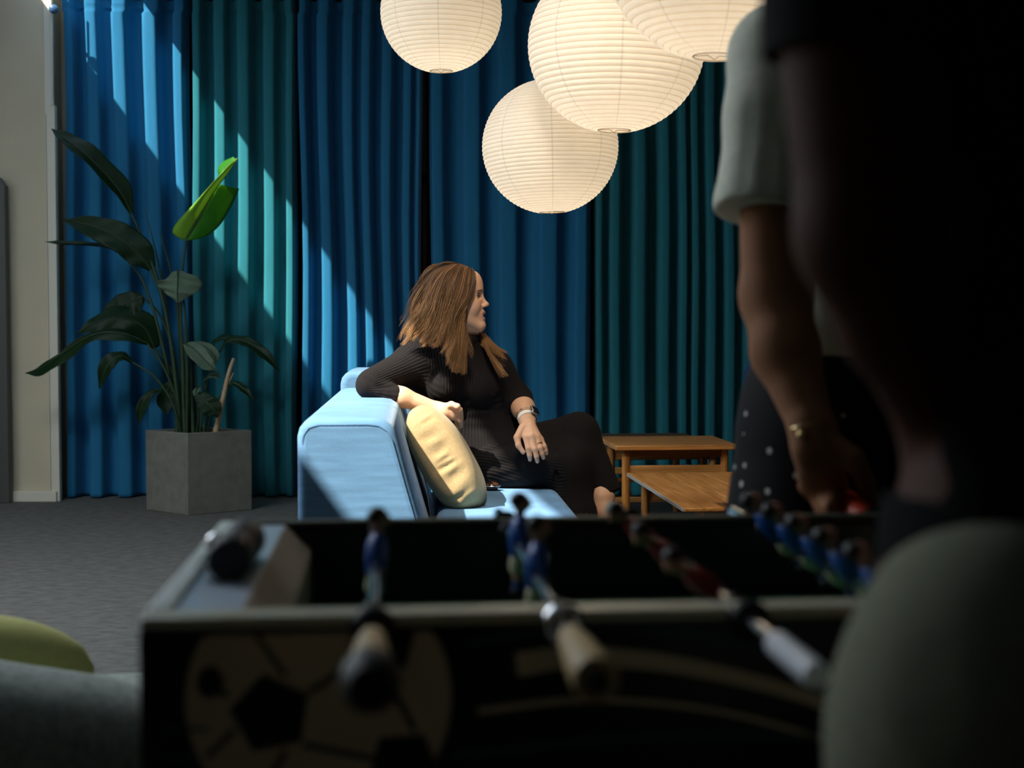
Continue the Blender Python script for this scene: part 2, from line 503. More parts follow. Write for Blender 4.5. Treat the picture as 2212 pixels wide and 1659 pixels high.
# ================================================================== CURTAINS
def curtain_mat(name, c, tint):
    m = mat(name, c, .8, spec=.2, noise=.05, nscale=60, stretch=(1, 1, .15), bump=.25, bscale=900, bdist=.001, sheen=.28, sheen_tint=tint, sheen_rough=.3)
    return m
M_cblue = curtain_mat('curtain_blue', (.018, .165, .325), (.75, .92, 1))
M_cteal = curtain_mat('curtain_teal', (.022, .190, .235), (.8, .97, 1))
CY0 = 8.53
def cyb(x): return CY0 + math.tan(math.radians(1.5)) * (x + 2.6)
rngc = np.random.RandomState(3)
def curtain(crests, m, label, left=None, right=None, amp=.11):
    X = []
    for px in crests:
        X.append(at(px, 700, CY0).x)
    xl = at(left, 700, CY0).x if left else X[0] - .06
    xr = at(right, 700, CY0).x if right else X[-1] + .06
    prof = []   # (x, depth, crest weight)
    n = 22
    def seg(xa, xb, ta, tb, A):
        for t in np.linspace(ta, tb, n, endpoint=False):
            b = .035 if (xb - xa) < .3 else .03
            tt = t + b * math.sin(4 * math.pi * t)
            kk = 1.7 if (xb - xa) < .3 else .6
            w = .5 + .5 * math.tanh(kk * (math.cos(2 * math.pi * t) + .38)) / math.tanh(kk * 1.38)
            prof.append((xa + (xb - xa) * tt, A * (1 - w), w))
    A0 = [amp * (0.95 + .4 * rngc.rand()) for _ in range(len(X) + 1)]
    # left return
    seg(2 * xl - X[0], X[0], .5, 1.0, A0[0])
    for i in range(len(X) - 1):
        A = A0[i + 1] * min(1.0, max(.55, (X[i + 1] - X[i]) / .15))
        seg(X[i], X[i + 1], 0, 1, A)
    seg(X[-1], 2 * xr - X[-1], 0, .5, A0[-1])
    ph = rngc.rand(8) * 6.28
    rows = []
    zs = [.008, .03, .2, .5, .8, 1.1, 1.4, 1.7, 2.0, 2.3, 2.6, 2.8, 2.90, 2.915, 2.93, 2.945, 2.96, 2.99, 3.02]
    for z in zs:
        row = []
        for i, (x, dp, w) in enumerate(prof):
            sw = .010 * math.sin(1.3 * z + ph[0] + x * 3.1) + .006 * math.sin(2.9 * z + ph[1] + 5 * x)
            k = 1.0 + .10 * math.sin(1.1 * z + ph[2] + 2.3 * x) - (.12 if z > 2.93 else 0)
            yy = cyb(x) + dp * k + .006 * math.sin(2.0 * z + x * 9 + ph[3])
            if abs(z - 2.93) < .003: yy += .004
            zz = z
            if z > 3.0: zz = z - .035 * (1 - w) ** 2 * (1 if dp > .02 else 0)
            row.append(V(x + sw * (0 if z > 2.9 else 1), yy, zz))
        rows.append(row)
    mb = MB().grid(rows)
    o = mb.build('curtain', m, None, fixn=False)
    s = o.modifiers.new('cloth', 'SOLIDIFY'); s.thickness = .003
    tag(o, label, 'curtain', 'floor length curtains')
    return o
curtain([147, 202, 262, 332, 396], M_cblue, 'blue curtain panel beside the cream pier, behind the potted plant', 136, 409)
curtain([424, 477, 527, 583, 628], M_cteal, 'teal curtain panel right of the leftmost blue one, crossed by sunlight', 414, 637)
curtain([652, 700, 758, 793, 838, 884, 906], M_cblue, 'blue curtain panel behind the seated woman\'s back and the sofa', 643, 912)
curtain([938, 1020, 1096, 1190, 1262], M_cblue, 'broad-folded blue curtain panel right of the dark gap, behind the woman\'s face', 925, 1282, amp=.10)
curtain([1293, 1327, 1384, 1439, 1482, 1506, 1542, 1584, 1625, 1668, 1715], M_cteal, 'teal curtain panel behind the wooden coffee tables', 1284, 1740)
curtain([1765, 1812, 1860, 1905, 1955, 2000, 2050, 2100, 2148, 2196, 2245, 2290], M_cblue, 'blue curtain panel at far right behind the two standing people', 1745, 2310)
# the rail the panels hang from
rl = MB().box((at(136, 0, CY0).x, 8.55, 3.035), (at(2310, 0, CY0).x, 8.60, 3.06))
ro = rl.build('curtain_rail', M_trim, None, smooth=False, bevel=.004)
tag(ro, 'white curtain rail along the ceiling above the blue and teal curtains', 'curtain rail')
ro.rotation_euler = (0, 0, math.radians(1.5)); 
ro.location = Vector((0, 0, 0)) + Vector((0, 2.6 * math.tan(math.radians(1.5)), 0)) + Vector((8.57 * math.sin(math.radians(1.5)), 8.57 * (1 - math.cos(math.radians(1.5))), 0))
for i in range(5):
    pass

# ================================================================== PAPER LANTERNS
def paper_mat(name, col, tr):
    m = bpy.data.materials.new(name); m.use_nodes = True
    nt = m.node_tree; nt.nodes.clear(); N = nt.nodes; L = nt.links
    o = N.new('ShaderNodeOutputMaterial'); mx = N.new('ShaderNodeMixShader'); mx.inputs[0].default_value = tr
    d = N.new('ShaderNodeBsdfDiffuse'); t = N.new('ShaderNodeBsdfTranslucent')
    tc = N.new('ShaderNodeTexCoord'); gr = N.new('ShaderNodeTexGradient'); gr.gradient_type = 'RADIAL'
    L.new(tc.outputs['Object'], gr.inputs[0])
    m1 = N.new('ShaderNodeMath'); m1.operation = 'MULTIPLY'; m1.inputs[1].default_value = 8; L.new(gr.outputs['Fac'], m1.inputs[0])
    m2 = N.new('ShaderNodeMath'); m2.operation = 'PINGPONG'; m2.inputs[1].default_value = .5; L.new(m1.outputs[0], m2.inputs[0])
    m3 = N.new('ShaderNodeMath'); m3.operation = 'LESS_THAN'; m3.inputs[1].default_value = .016; L.new(m2.outputs[0], m3.inputs[0])
    nz = N.new('ShaderNodeTexNoise'); nz.inputs['Scale'].default_value = 26; nz.inputs['Detail'].default_value = 6
    L.new(tc.outputs['Object'], nz.inputs['Vector'])
    mr = N.new('ShaderNodeMapRange'); mr.inputs[3].default_value = .93; mr.inputs[4].default_value = 1.03; L.new(nz.outputs['Fac'], mr.inputs[0])
    c = N.new('ShaderNodeMix'); c.data_type = 'RGBA'; L.new(m3.outputs[0], c.inputs[0])
    c.inputs[6].default_value = (*col, 1); c.inputs[7].default_value = (*[v * .87 for v in col], 1)
    c2 = N.new('ShaderNodeMix'); c2.data_type = 'RGBA'; c2.blend_type = 'MULTIPLY'; c2.inputs[0].default_value = 1
    L.new(c.outputs[2], c2.inputs[6]); L.new(mr.outputs[0], c2.inputs[7])
    L.new(c2.outputs[2], d.inputs[0]); L.new(c2.outputs[2], t.inputs[0])
    L.new(d.outputs[0], mx.inputs[1]); L.new(t.outputs[0], mx.inputs[2]); L.new(mx.outputs[0], o.inputs[0])
    return m
M_paper = paper_mat('lantern_paper', (.90, .85, .765), .55)
M_rib = paper_mat('lantern_rib', (.76, .65, .49), .52)
M_wire = mat('wire', lin((168, 140, 96)), .5)
M_cord = mat('white_cord', lin((225, 222, 215)), .6)
M_bulb = mat('bulb_glow', (1, .9, .75), .3, emit=(1, .78, .5), estr=6)
def lantern(px, py, D, rpx, label, ribs, power, tilt=0.0, squash=.98):
    c = at(px, py, D); r = rpx / FPX * D
    t = thing('paper_lantern', label, 'pendant lamp', c, 0, 'round white paper lanterns')
    t.rotation_euler = (0, tilt, 0)
    a0 = .19                       # opening half angle
    prof = []; mi = []
    for i in range(ribs):
        th0 = a0 + (math.pi - 2 * a0) * i / ribs; th1 = a0 + (math.pi - 2 * a0) * (i + 1) / ribs
        for k, f in enumerate((0, .07, .3, .5, .7, .93)):
            th = th0 + (th1 - th0) * f
            bulge = 1 + .012 * math.sin(math.pi * f) - .004
            prof.append((r * bulge * math.sin(th), r * squash * bulge * math.cos(th)))
            mi.append(1 if k in (0, 5) else 0)
    prof.append((r * .996 * math.sin(math.pi - a0), -r * squash * .996 * math.cos(a0)))
    mb = MB().lathe(prof, V(0, 0, 0), V(0, 0, 1), 64, matfn=lambda i: mi[i])
    mb.build('shade', [M_paper, M_rib], t, world=False, fixn=False)
    ro = r * math.sin(a0); zo = -r * squash * math.cos(a0)
    ring = [(ro * math.cos(q), ro * math.sin(q), zo) for q in np.linspace(0, 2 * math.pi, 33)]
    MB().tube(ring, .0013, 6, cap=False).tube([(-ro, 0, zo), (-.3 * ro, .004, zo + .004), (0, .01, zo - .006), (.2 * ro, .0, zo + .002), (ro, 0, zo)], .0012, 6).build('bottom_ring', M_wire, t, world=False)
    ring = [(ro * math.cos(q), ro * math.sin(q), -zo) for q in np.linspace(0, 2 * math.pi, 33)]
    MB().tube(ring, .0022, 6, cap=False).tube([(-ro, 0, -zo), (0, 0, -zo + .01), (ro, 0, -zo)], .0014, 6).build('top_ring', M_wire, t, world=False)
    MB().tube([(0, 0, -zo - .02), (0, 0, ZC - c.z)], .003, 8).build('cord', M_cord, t, world=False)
    bz = -.05 * r
    MB().ball((0, 0, bz), .035, 16, 10).build('bulb', M_bulb, t, world=False)
    MB().tube([(0, 0, bz + .03), (0, 0, -zo - .02)], [.017, .012], 12).build('socket', M_cord, t, world=False)
    ld = bpy.data.lights.new('lantern_light', 'POINT'); ld.energy = power; ld.color = (1.0, .87, .69); ld.shadow_soft_size = .045
    lo = bpy.data.objects.new('lantern_light', ld); COL.objects.link(lo); lo.parent = t; lo.location = (0, 0, bz - .055)
    return t
lantern(953, 27, 5.5, 129, 'smaller white paper lantern hanging apart at the left of the cluster', 34, 1.36)
lantern(1331, 98, 4.85, 188, 'large white paper lantern in the middle, overlapping the lowest lantern', 40, 2.6, tilt=.02)
lantern(1188.5, 317, 5.3, 145.5, 'lowest white paper lantern, tucked behind the large middle one', 44, 1.62, tilt=-.03)
lantern(1553, -122, 3.75, 249, 'nearest white paper lantern cut off by the top of the picture', 40, 2.6, tilt=.03)
# ================================================================== SOFA
M_sofa = mat('sofa_fabric', lin((104, 144, 182)), .9, spec=.15, noise=.16, nscale=55, stretch=(.12, .12, 1), detail=8, bump=.5, bscale=700, bstretch=(.35, .35, 1), bdist=.002, sheen=.25, sheen_tint=(.85, .93, 1))
M_sofa2 = mat('sofa_fabric_grey', lin((92, 128, 160)), .9, spec=.15, noise=.14, nscale=55, stretch=(.12, .12, 1), detail=8, bump=.5, bscale=700, bdist=.002, sheen=.25)
M_black = mat('black_metal', lin((18, 18, 19)), .5)
SY = math.radians(3.8)
BACK = [(0, .10), (0, .752), (.006, .775), (.02, .792), (.045, .80), (.20, .80), (.228, .796), (.25, .782), (.262, .76), (.295, .64), (.352, .44), (.372, .30), (.372, .10)]
sofa = thing('modular_sofa', 'light blue fabric sofa with a wedge shaped back, the woman sits on it', 'sofa', (-.569, 3.75, 0), SY)
def ext(poly, y0, y1): return MB().prism(poly, V(1, 0, 0), V(0, 0, 1), V(0, 1, 0), y1 - y0, V(0, y0, 0))
SPL = .765
for (a, b) in ((0, SPL - .004), (SPL + .004, 1.84)):
    ext(BACK, a, b).build('backrest', M_sofa, sofa, bevel=.024, bseg=5, world=False)
    s = MB().box((.378, a, .30), (.815, b, .47)).build('seat_cushion', M_sofa, sofa, bevel=.035, bseg=6, world=False)
    MB().box((.05, a + .02, .07), (.80, b - .02, .305)).build('base', M_sofa, sofa, bevel=.012, world=False)
# stitched seam round the near panel
seam = [(u + (.012 if u < .1 else -.012), -.0012, z - .016) for u, z in BACK[1:-1]]
MB().tube(seam, .0011, 6).build('seam', M_sofa, sofa, world=False)
for (u, y) in ((.08, .08), (.76, .08), (.08, 1.74), (.76, 1.74)):
    MB().lathe([(.018, 0), (.02, .005), (.02, .08)], V(u, y, 0), V(0, 0, 1), 14).build('leg', M_black, sofa, world=False)
# second block behind
B2 = [(u * 1.0, z + (.055 if z > .3 else 0)) for u, z in BACK]
sb = thing('sofa_block', 'grey-blue sofa block standing behind the first sofa, only its back showing', 'sofa', at(736, 1000, 5.80).to_2d().to_3d(), SY)
ext(B2, 0, .62).build('backrest', M_sofa2, sb, bevel=.024, bseg=5, world=False)
MB().box((.378, 0, .285), (.82, .62, .43)).build('seat_cushion', M_sofa2, sb, bevel=.035, bseg=6, world=False)
MB().box((.05, .02, .07), (.79, .60, .29)).build('base', M_sofa2, sb, bevel=.012, world=False)
for (u, y) in ((.08, .08), (.76, .08), (.08, .54), (.76, .54)):
    MB().lathe([(.018, 0), (.02, .005), (.02, .08)], V(u, y, 0), V(0, 0, 1), 14).build('leg', M_black, sb, world=False)

# ------------------------------------------------------------------ mustard cushion
M_must = mat('mustard_wool', lin((165, 141, 103)), .95, spec=.1, noise=.12, nscale=160, detail=6, bump=.45, bscale=900, bdist=.0015, sheen=.3, sheen_tint=(1, .9, .7), sheen_rough=.5)
def cushion():
    top = at(893, 876, 4.47); bot = at(1018, 1100, 4.42)
    a = bot - top; L = a.length / 2 * 1.03; a.normalize()
    b = V(-math.sin(SY), math.cos(SY), 0); b = (b - a * b.dot(a)).normalized()
    n = a.cross(b).normalized()
    if n.z < 0: n = -n
    c = (top + bot) / 2 + b * .20
    T, H = .086, .215
    rr = np.random.RandomState(5)
    wr = [(rr.uniform(-.9, .9), rr.uniform(.085, .17), rr.uniform(.4, 1), rr.choice([-1, 1])) for _ in range(22)]
    # box cushion: rings round the (a, n) plane, shrinking to the middle of each end panel
    rows = []
    nu, nv = 140, 70
    phs = [(-1.0, k) for k in np.linspace(.004, .36, 14)]
    for j in range(2, nv - 1):
        ph = -math.pi / 2 + math.pi * j / nv
        phs.append((math.copysign(abs(math.sin(ph)) ** .55, ph), abs(math.cos(ph)) ** .36))
    phs += [(1.0, k) for k in np.linspace(.36, .004, 8)]
    for v, sc in phs:
        row = []
        for i in range(nu):
            th = 2 * math.pi * i / nu
            cx, sx = math.cos(th), math.sin(th)
            ca = math.copysign(abs(cx) ** .62, cx); sn = math.copysign(abs(sx) ** .72, sx)
            taper = 1 - .30 * max(0, -ca) ** 2.5 - .10 * max(0, ca) ** 3
            u_ = ca * sc; w_ = sn * sc * taper
            p = c + a * (u_ * L) + n * (w_ * T) + b * (v * H)
            if v < -.2:      # gathered wrinkles where the edge panel meets the face seams
                w = 0
                for (u0, wd, am, sg) in wr:
                    g = math.exp(-((u_ - u0) / wd) ** 2)
                    w += am * g * math.exp(-((w_ - .10 * sg) / .36) ** 2) * math.sin((u_ - u0) / wd * 3.0 + 1.4 * w_ * sg)
                p += b * ((.0052) * w * min(1, (-.2 - v) * 1.6))
            row.append(p)
        rows.append(row)
    t = thing('cushion', 'plump mustard yellow wool cushion leaning against the light blue sofa back', 'cushion', c)
    mb = MB(); mb.grid(rows, closed=True)
    m2 = mb.build('cover', M_must, t)
    # centre seam along the visible edge panel
    return t
cushion()

# small glossy brown object on the seat
M_tort = mat('tortoise', lin((58, 34, 20)), .15, noise=.6, nscale=60, coat=.6)
g = at(1062, 1068, 4.94)
g.z = .47
gc = thing('glasses_case', 'small glossy brown case lying on the blue seat beside the mustard cushion', 'case', g)
rows = []
for j in range(13):
    t = -1 + j / 6.0; k = math.sqrt(max(0, 1 - t * t)) + .02
    rows.append([g + V(0.030 * t, .024 * k * math.cos(q), .016 + .015 * k * math.sin(q)) for q in np.linspace(0, 2 * math.pi, 17)[:-1]])
MB().grid(rows, closed=True).build('body', M_tort, gc)
MB().tube([g + V(.031 * math.cos(q), .0255 * math.sin(q), .017) for q in np.linspace(0, 2 * math.pi, 30)], .0012, 6).build('hinge_rim', mat('steel', (.6, .6, .6), .3, 1), gc)

# ================================================================== COFFEE TABLES
def wood(name, c1, c2, stretch):
    return mat(name, c1, .42, spec=.4, color2=c2, nscale=7, stretch=stretch, detail=8, bump=.08, bscale=60, bstretch=stretch)
OAK1, OAK2 = lin((216, 156, 88)), lin((176, 116, 58))
M_oakx = wood('oak_across', OAK1, OAK2, (.6, 9, 9))
M_oaky = wood('oak_along', OAK1, OAK2, (9, .6, 9))
M_oakz = wood('oak_upright', lin((202, 140, 70)), lin((150, 92, 40)), (9, 9, .8))
M_wal = wood('oak_dark', lin((120, 82, 50)), lin((86, 58, 34)), (.6, 9, 9))
M_edge = mat('laminate_edge', lin((172, 172, 166)), .5)
TY = math.radians(5.0)
def table(label, P, w, d, z, mtop, boards=0, th=.022, leg=.02, inset=.05, rails='sides', edge=False, rz=.11, boards_y=False, back=0.0):
    t = thing('coffee_table', label, 'table', (P[0], P[1], 0), TY, 'oak coffee tables')
    mb = MB()
    if boards:
        if not boards_y:
            bw_ = d / boards
            for i in range(boards): mb.box((0, i * bw_ + .0012, z - th), (w, (i + 1) * bw_ - .0012, z))
        else:
            bw_ = w / boards
            for i in range(boards): mb.box((i * bw_ + .0003, 0, z - th), ((i + 1) * bw_ - .0003, d, z))
        tp = mb.build('tabletop', mtop, t, bevel=.004, world=False)
    else:
        tp = mb.box((0, 0, z - th), (w, d, z)).build('tabletop', mtop, t, bevel=.006, world=False)
    if edge:
        MB().box((-.003, .012, z - th), (.0005, d - .012, z - .001)).build('edge_band', M_edge, tp, bevel=.001, world=False)
    L = [(inset, inset), (w - inset, inset), (inset, d - inset - back), (w - inset, d - inset - back)]
    for (x, y) in L:
        MB().lathe([(leg * .8, 0), (leg, .12), (leg, z - th - .03), (leg * .85, z - th)], V(x, y, 0), V(0, 0, 1), 16).build('leg', M_oakz, t, world=False)
    def rail(p, q, m, h=.026, tk=.016): 
        p = Vector(p); q = Vector(q); dd = (q - p).normalized(); s = V(-dd.y, dd.x, 0)
        MB().prism([(-tk / 2, -h / 2), (tk / 2, -h / 2), (tk / 2, h / 2), (-tk / 2, h / 2)], s, V(0, 0, 1), q - p, 1, p).build('rail', m, t, bevel=.005, world=False)
    zr = z - rz
    rail((L[0][0], L[0][1], zr), (L[1][0], L[1][1], zr), M_oakx, .034)
    rail((L[2][0], L[2][1], zr + .02), (L[3][0], L[3][1], zr + .02), M_oakx, .034)
    rail((L[0][0], L[0][1], z * .42), (L[2][0], L[2][1], z * .42), M_oaky)
    rail((L[1][0], L[1][1], z * .42), (L[3][0], L[3][1], z * .42), M_oaky)
    rail((L[2][0], L[2][1], z * .42), (L[3][0], L[3][1], z * .42), M_oakx)
    rail((L[0][0], L[0][1], z - th - .018), (L[1][0], L[1][1], z - th - .018), M_wal, .035)
    return t
A = at(1330, 963, 6.24)
table('oak coffee table with a slatted top and a pale upper rail, beyond the woman\'s knees', (A.x, A.y), .555, .53, A.z, M_oakx, boards=5, leg=.0185, inset=.055)
Bp = at(1312, 972, 6.90)
table('dark oak coffee table standing directly against the curtain, mostly behind the slatted one', (Bp.x - .20, Bp.y), .80, 1.02, Bp.z, M_wal, boards=6, boards_y=True, leg=.02, inset=.06)
Cp = at(1478, 1098, 4.99)
table('low oak coffee table with a pale grey edge, in front of the slatted table', (Cp.x, Cp.y), .50, 1.21, Cp.z, M_oaky, boards=3, boards_y=True, th=.014, edge=True, leg=.018, inset=.07, rz=.12)
Dp = at(1540, 1061, 5.12)
dd = .50
table('small oak side table lapping over the right of the low grey-edged table', (Dp.x + .0872 * dd, Dp.y - dd), .46, dd, Dp.z + .004, M_oakx, boards=4, leg=.018, inset=.05, back=.12)

# dark blue easy chair, a sliver of it shows left of the dotted skirt
M_navy = mat('navy_fabric', lin((22, 58, 104)), .9, noise=.12, nscale=120, bump=.3, bscale=500)
q = at(1606, 1000, 7.0)
ec = thing('easy_chair', 'navy blue easy chair behind the dotted skirt, only its back edge showing', 'chair', (q.x, q.y, 0), math.radians(-8))
MB().prism([(0, .36), (.62, .36), (.62, .81), (.59, .87), (.03, .87), (0, .81)], V(1, 0, 0), V(0, 0, 1), V(0, 1, 0), .14, V(0, 0, 0)).build('backrest', M_navy, ec, bevel=.03, bseg=5, world=False)
MB().box((0, .12, .28), (.62, .68, .43)).build('seat', M_navy, ec, bevel=.035, bseg=5, world=False)
for (x, y) in ((.06, .06), (.56, .06), (.06, .62), (.56, .62)):
    MB().lathe([(.012, 0), (.018, .30)], V(x, y, 0), V(0, 0, 1), 12).build('leg', M_oakz, ec, world=False)

# ================================================================== GREY CHAIR AND LIME CUSHION, lower left
M_felt = mat('grey_felt', lin((152, 160, 152)), .95, spec=.1, noise=.22, nscale=70, detail=8, bump=.5, bscale=420, sheen=.2)
M_lime = mat('lime_wool', lin((190, 188, 118)), .95, spec=.1, noise=.08, nscale=150, bump=.4, bscale=600, sheen=.2)
gcx = at(60, 1440, 2.2)
gch = thing('lounge_chair', 'grey felt lounge chair at the lower left, seen from behind its rounded back', 'chair', (gcx.x, gcx.y, 0), math.radians(12))
zt = gcx.z + .012
rows = []
for j, (yy, zz) in enumerate([(-.10, .12), (-.125, .22), (-.13, zt - .10), (-.115, zt - .045), (-.07, zt - .010), (0, zt), (.06, zt - .012), (.09, zt - .045), (.10, zt - .10), (.10, .2), (.08, .12)]):
    row = []
    for x in np.linspace(-.46, .40, 40):
        e = max(0, (abs(x + .03) - .10) / .33); dz = -.11 * e ** 2.0 if zz > .2 else 0
        dz -= .22 * max(-.12, x + .04) if zz > .2 else 0
        yb = yy + .28 * (x + .03) ** 2 * 1.6
        row.append(V(x, yb, max(.1, zz + dz)))
    rows.append(row)
mb = MB().grid(rows)
mb.build('backrest', M_felt, gch, world=False, subsurf=1)
MB().box((-.40, .06, .18), (.36, .62, .36)).build('seat', M_felt, gch, bevel=.05, bseg=5, world=False)
for (x, y) in ((-.33, .02), (.28, .02), (-.33, .55), (.28, .55)):
    MB().lathe([(.012, 0), (.018, .20)], V(x, y, 0), V(0, 0, 1), 12).build('leg', M_oakz, gch, world=False)
lc = at(-75, 1446, 2.62)
lt = thing('cushion', 'lime green cushion sitting in the grey lounge chair at the lower left', 'cushion', lc)
rows = []
for j in range(25):
    v = -1 + j / 12.0; ev = max(0, 1 - abs(v) ** 3.2) ** .5
    rows.append([lc + V(.24 * v, .075 * ev * math.cos(q), .105 * math.copysign(abs(math.sin(q)) ** .8, math.sin(q)) * (.45 + .55 * ev) - .035 * (v + .2) * abs(v)) for q in np.linspace(0, 2 * math.pi, 33)[:-1]])
MB().grid(rows, closed=True).build('cover', M_lime, lt)

# ================================================================== POTTED PLANT
M_conc = mat('concrete', lin((112, 112, 101)), .9, noise=.16, nscale=18, detail=8, bump=.5, bscale=60, bstretch=(3, 3, .05))
M_soil = mat('soil', lin((70, 54, 38)), 1, noise=.5, nscale=60, bump=1, bscale=90, bdist=.01)
M_chip = mat('bark_chip', lin((150, 110, 70)), .9, noise=.3)
def leaf_mat(name, c, tr, tc_):
    m = bpy.data.materials.new(name); m.use_nodes = True
    nt = m.node_tree; N = nt.nodes; L = nt.links; b = N['Principled BSDF']; o = N['Material Output']
    b.inputs['Roughness'].default_value = .38; b.inputs['Specular IOR Level'].default_value = .25
    a = N.new('ShaderNodeAttribute'); a.attribute_name = 'vein'
    wv = N.new('ShaderNodeMath'); wv.operation = 'SINE'
    ml = N.new('ShaderNodeMath'); ml.operation = 'MULTIPLY'; ml.inputs[1].default_value = 330; L.new(a.outputs['Fac'], ml.inputs[0]); L.new(ml.outputs[0], wv.inputs[0])
    tcx = N.new('ShaderNodeTexCoord'); nz = N.new('ShaderNodeTexNoise'); nz.inputs['Scale'].default_value = 14; L.new(tcx.outputs['Object'], nz.inputs['Vector'])
    ad = N.new('ShaderNodeMath'); ad.operation = 'MULTIPLY_ADD'; ad.inputs[1].default_value = .16; L.new(wv.outputs[0], ad.inputs[0]); L.new(nz.outputs['Fac'], ad.inputs[2])
    mx = N.new('ShaderNodeMix'); mx.data_type = 'RGBA'; L.new(ad.outputs[0], mx.inputs[0])
    mx.inputs[6].default_value = (*[v * .72 for v in c], 1); mx.inputs[7].default_value = (*[min(1, v * 1.3) for v in c], 1)
    L.new(mx.outputs[2], b.inputs['Base Color'])
    bp = N.new('ShaderNodeBump'); bp.inputs['Strength'].default_value = .35; bp.inputs['Distance'].default_value = .002; L.new(wv.outputs[0], bp.inputs['Height']); L.new(bp.outputs[0], b.inputs['Normal'])
    t = N.new('ShaderNodeBsdfTranslucent'); t.inputs[0].default_value = (*tc_, 1)
    ms = N.new('ShaderNodeMixShader'); ms.inputs[0].default_value = tr
    L.new(b.outputs[0], ms.inputs[1]); L.new(t.outputs[0], ms.inputs[2]); L.new(ms.outputs[0], o.inputs[0])
    return m
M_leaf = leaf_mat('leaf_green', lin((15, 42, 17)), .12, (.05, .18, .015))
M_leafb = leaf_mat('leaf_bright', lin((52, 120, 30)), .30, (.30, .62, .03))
M_leafg = leaf_mat('leaf_greyish', lin((92, 112, 92)), .12, (.3, .4, .2))
M_leafsun = leaf_mat('leaf_sunlit_roll', lin((128, 176, 54)), .30, (.5, .75, .10))  # rolled strip: pale underside, with sunlight put into the colour
M_stem = mat('stem_green', lin((30, 54, 24)), .55, noise=.2, nscale=30)
M_stump = mat('stump_pale', lin((176, 150, 118)), .7, noise=.3, nscale=40, stretch=(6, 6, .6))
PD = 7.98
pbase = V(-1.76, 7.98, 0)
plant = thing('potted_plant', 'tall broad-leaved plant in a square grey concrete planter before the blue curtain', 'plant', pbase)
f = at(406, 1115, 7.77); f.z = 0
ul = V(-.29, .25, 0).normalized(); ur = V(.314, .235, 0).normalized(); SZ = .388; HP = .452
mb = MB(); TK = .022
def boxp(mb, a0, a1, b0, b1, z0, z1):
    mb.prism([(a0, b0), (a1, b0), (a1, b1), (a0, b1)], ul, ur, V(0, 0, 1), z1 - z0, f + V(0, 0, z0))
boxp(mb, 0, TK, 0, SZ, 0, HP); boxp(mb, SZ - TK, SZ, 0, SZ, 0, HP); boxp(mb, TK, SZ - TK, 0, TK, 0, HP); boxp(mb, TK, SZ - TK, SZ - TK, SZ, 0, HP); boxp(mb, TK, SZ - TK, TK, SZ - TK, 0, .05)
mb.build('planter', M_conc, plant, bevel=.004, weld=False)
mb = MB(); rows = []
for i in range(16):
    rows.append([f + ul * (TK + (SZ - 2 * TK) * i / 15) + ur * (TK + (SZ - 2 * TK) * j / 15) + V(0, 0, HP - .03 + .012 * random.random()) for j in range(16)])
so = mb.grid(rows).build('soil', M_soil, plant)
mb = MB()
for i in range(40):
    p = f + ul * random.uniform(.04, SZ - .04) + ur * random.uniform(.04, SZ - .04) + V(0, 0, HP - .015)
    mb.ball(p, (random.uniform(.006, .016), random.uniform(.004, .01), random.uniform(.003, .006)), 6, 4, Matrix.Rotation(random.random() * 6, 3, 'Z'))
mb.build('bark_chips', M_chip, so)['kind'] = 'stuff'
PC = f + (ul + ur) * SZ * .5
def L3(q): return at(q[0], q[1], PD + q[2])
def leaf(mid, wl, wr, m=None, N=V(0, -1, .15), fold=.25, curl=0.0, name='leaf', ragged=0.0, tipcurl=0.0):
    """mid: (px, py, depth offset) along the midrib; wl / wr: half widths (m) of the left / right blade along it"""
    n = 26
    P = spline([L3(q) for q in mid], n)
    WL = np.clip(spline([(w,) for w in wl], n)[:, 0], .0008, 1); WR = np.clip(spline([(w,) for w in wr], n)[:, 0], .0008, 1)
    rows = []; ve = []
    Nv = Vector(N).normalized()
    for i in range(n):
        T = Vector(P[min(i + 1, n - 1)] - P[max(i - 1, 0)]).normalized()
        S = T.cross(Nv).normalized(); U = S.cross(T).normalized()
        row = []
        for s in np.linspace(-1, 1, 17):
            w = (WL if s < 0 else WR)[i]; r = abs(s) * w
            cu = curl[0 if s < 0 else 1] if isinstance(curl, tuple) else curl
            if cu:
                an = abs(s) * cu; rad = w / max(abs(cu), 1e-3) * math.copysign(1, cu)
                off = S * math.copysign(abs(rad) * math.sin(abs(an)), s) + U * (rad * (1 - math.cos(an)))
            else:
                off = S * math.copysign(r, s)
            off += U * (r * fold)
            wob = U * (.012 * w / .1 * math.sin(i * .9 + s * 2.3) * abs(s)) + S * (ragged * math.copysign(1, s) * abs(s) * (random.random() - .5))
            row.append(Vector(P[i]) + off + wob); ve.append(i / n + abs(s) * .12)
        rows.append(row)
    mb = MB().grid(rows)
    o = mb.build(name, m or M_leaf, plant, weld=False, fixn=False)
    a = o.data.attributes.new('vein', 'FLOAT', 'POINT'); a.data.foreach_set('value', ve)
    s = o.modifiers.new('thick', 'SOLIDIFY'); s.thickness = .0014
    Q = [Vector(p) - (Vector(N).normalized() * -.002) for p in P]
    MB().tube(Q, [.006 * (1 - .85 * i / n) for i in range(n)], 8).build('midrib', M_stem, o)
    return o
def stem(pts, r0=.010, r1=.006, m=None, name='stem'):
    P = spline([L3(q) for q in pts], 18)
    MB().tube([Vector(p) for p in P], list(np.linspace(r0, r1, 18)), 10).build(name, m or M_stem, plant)
z0 = 0.0
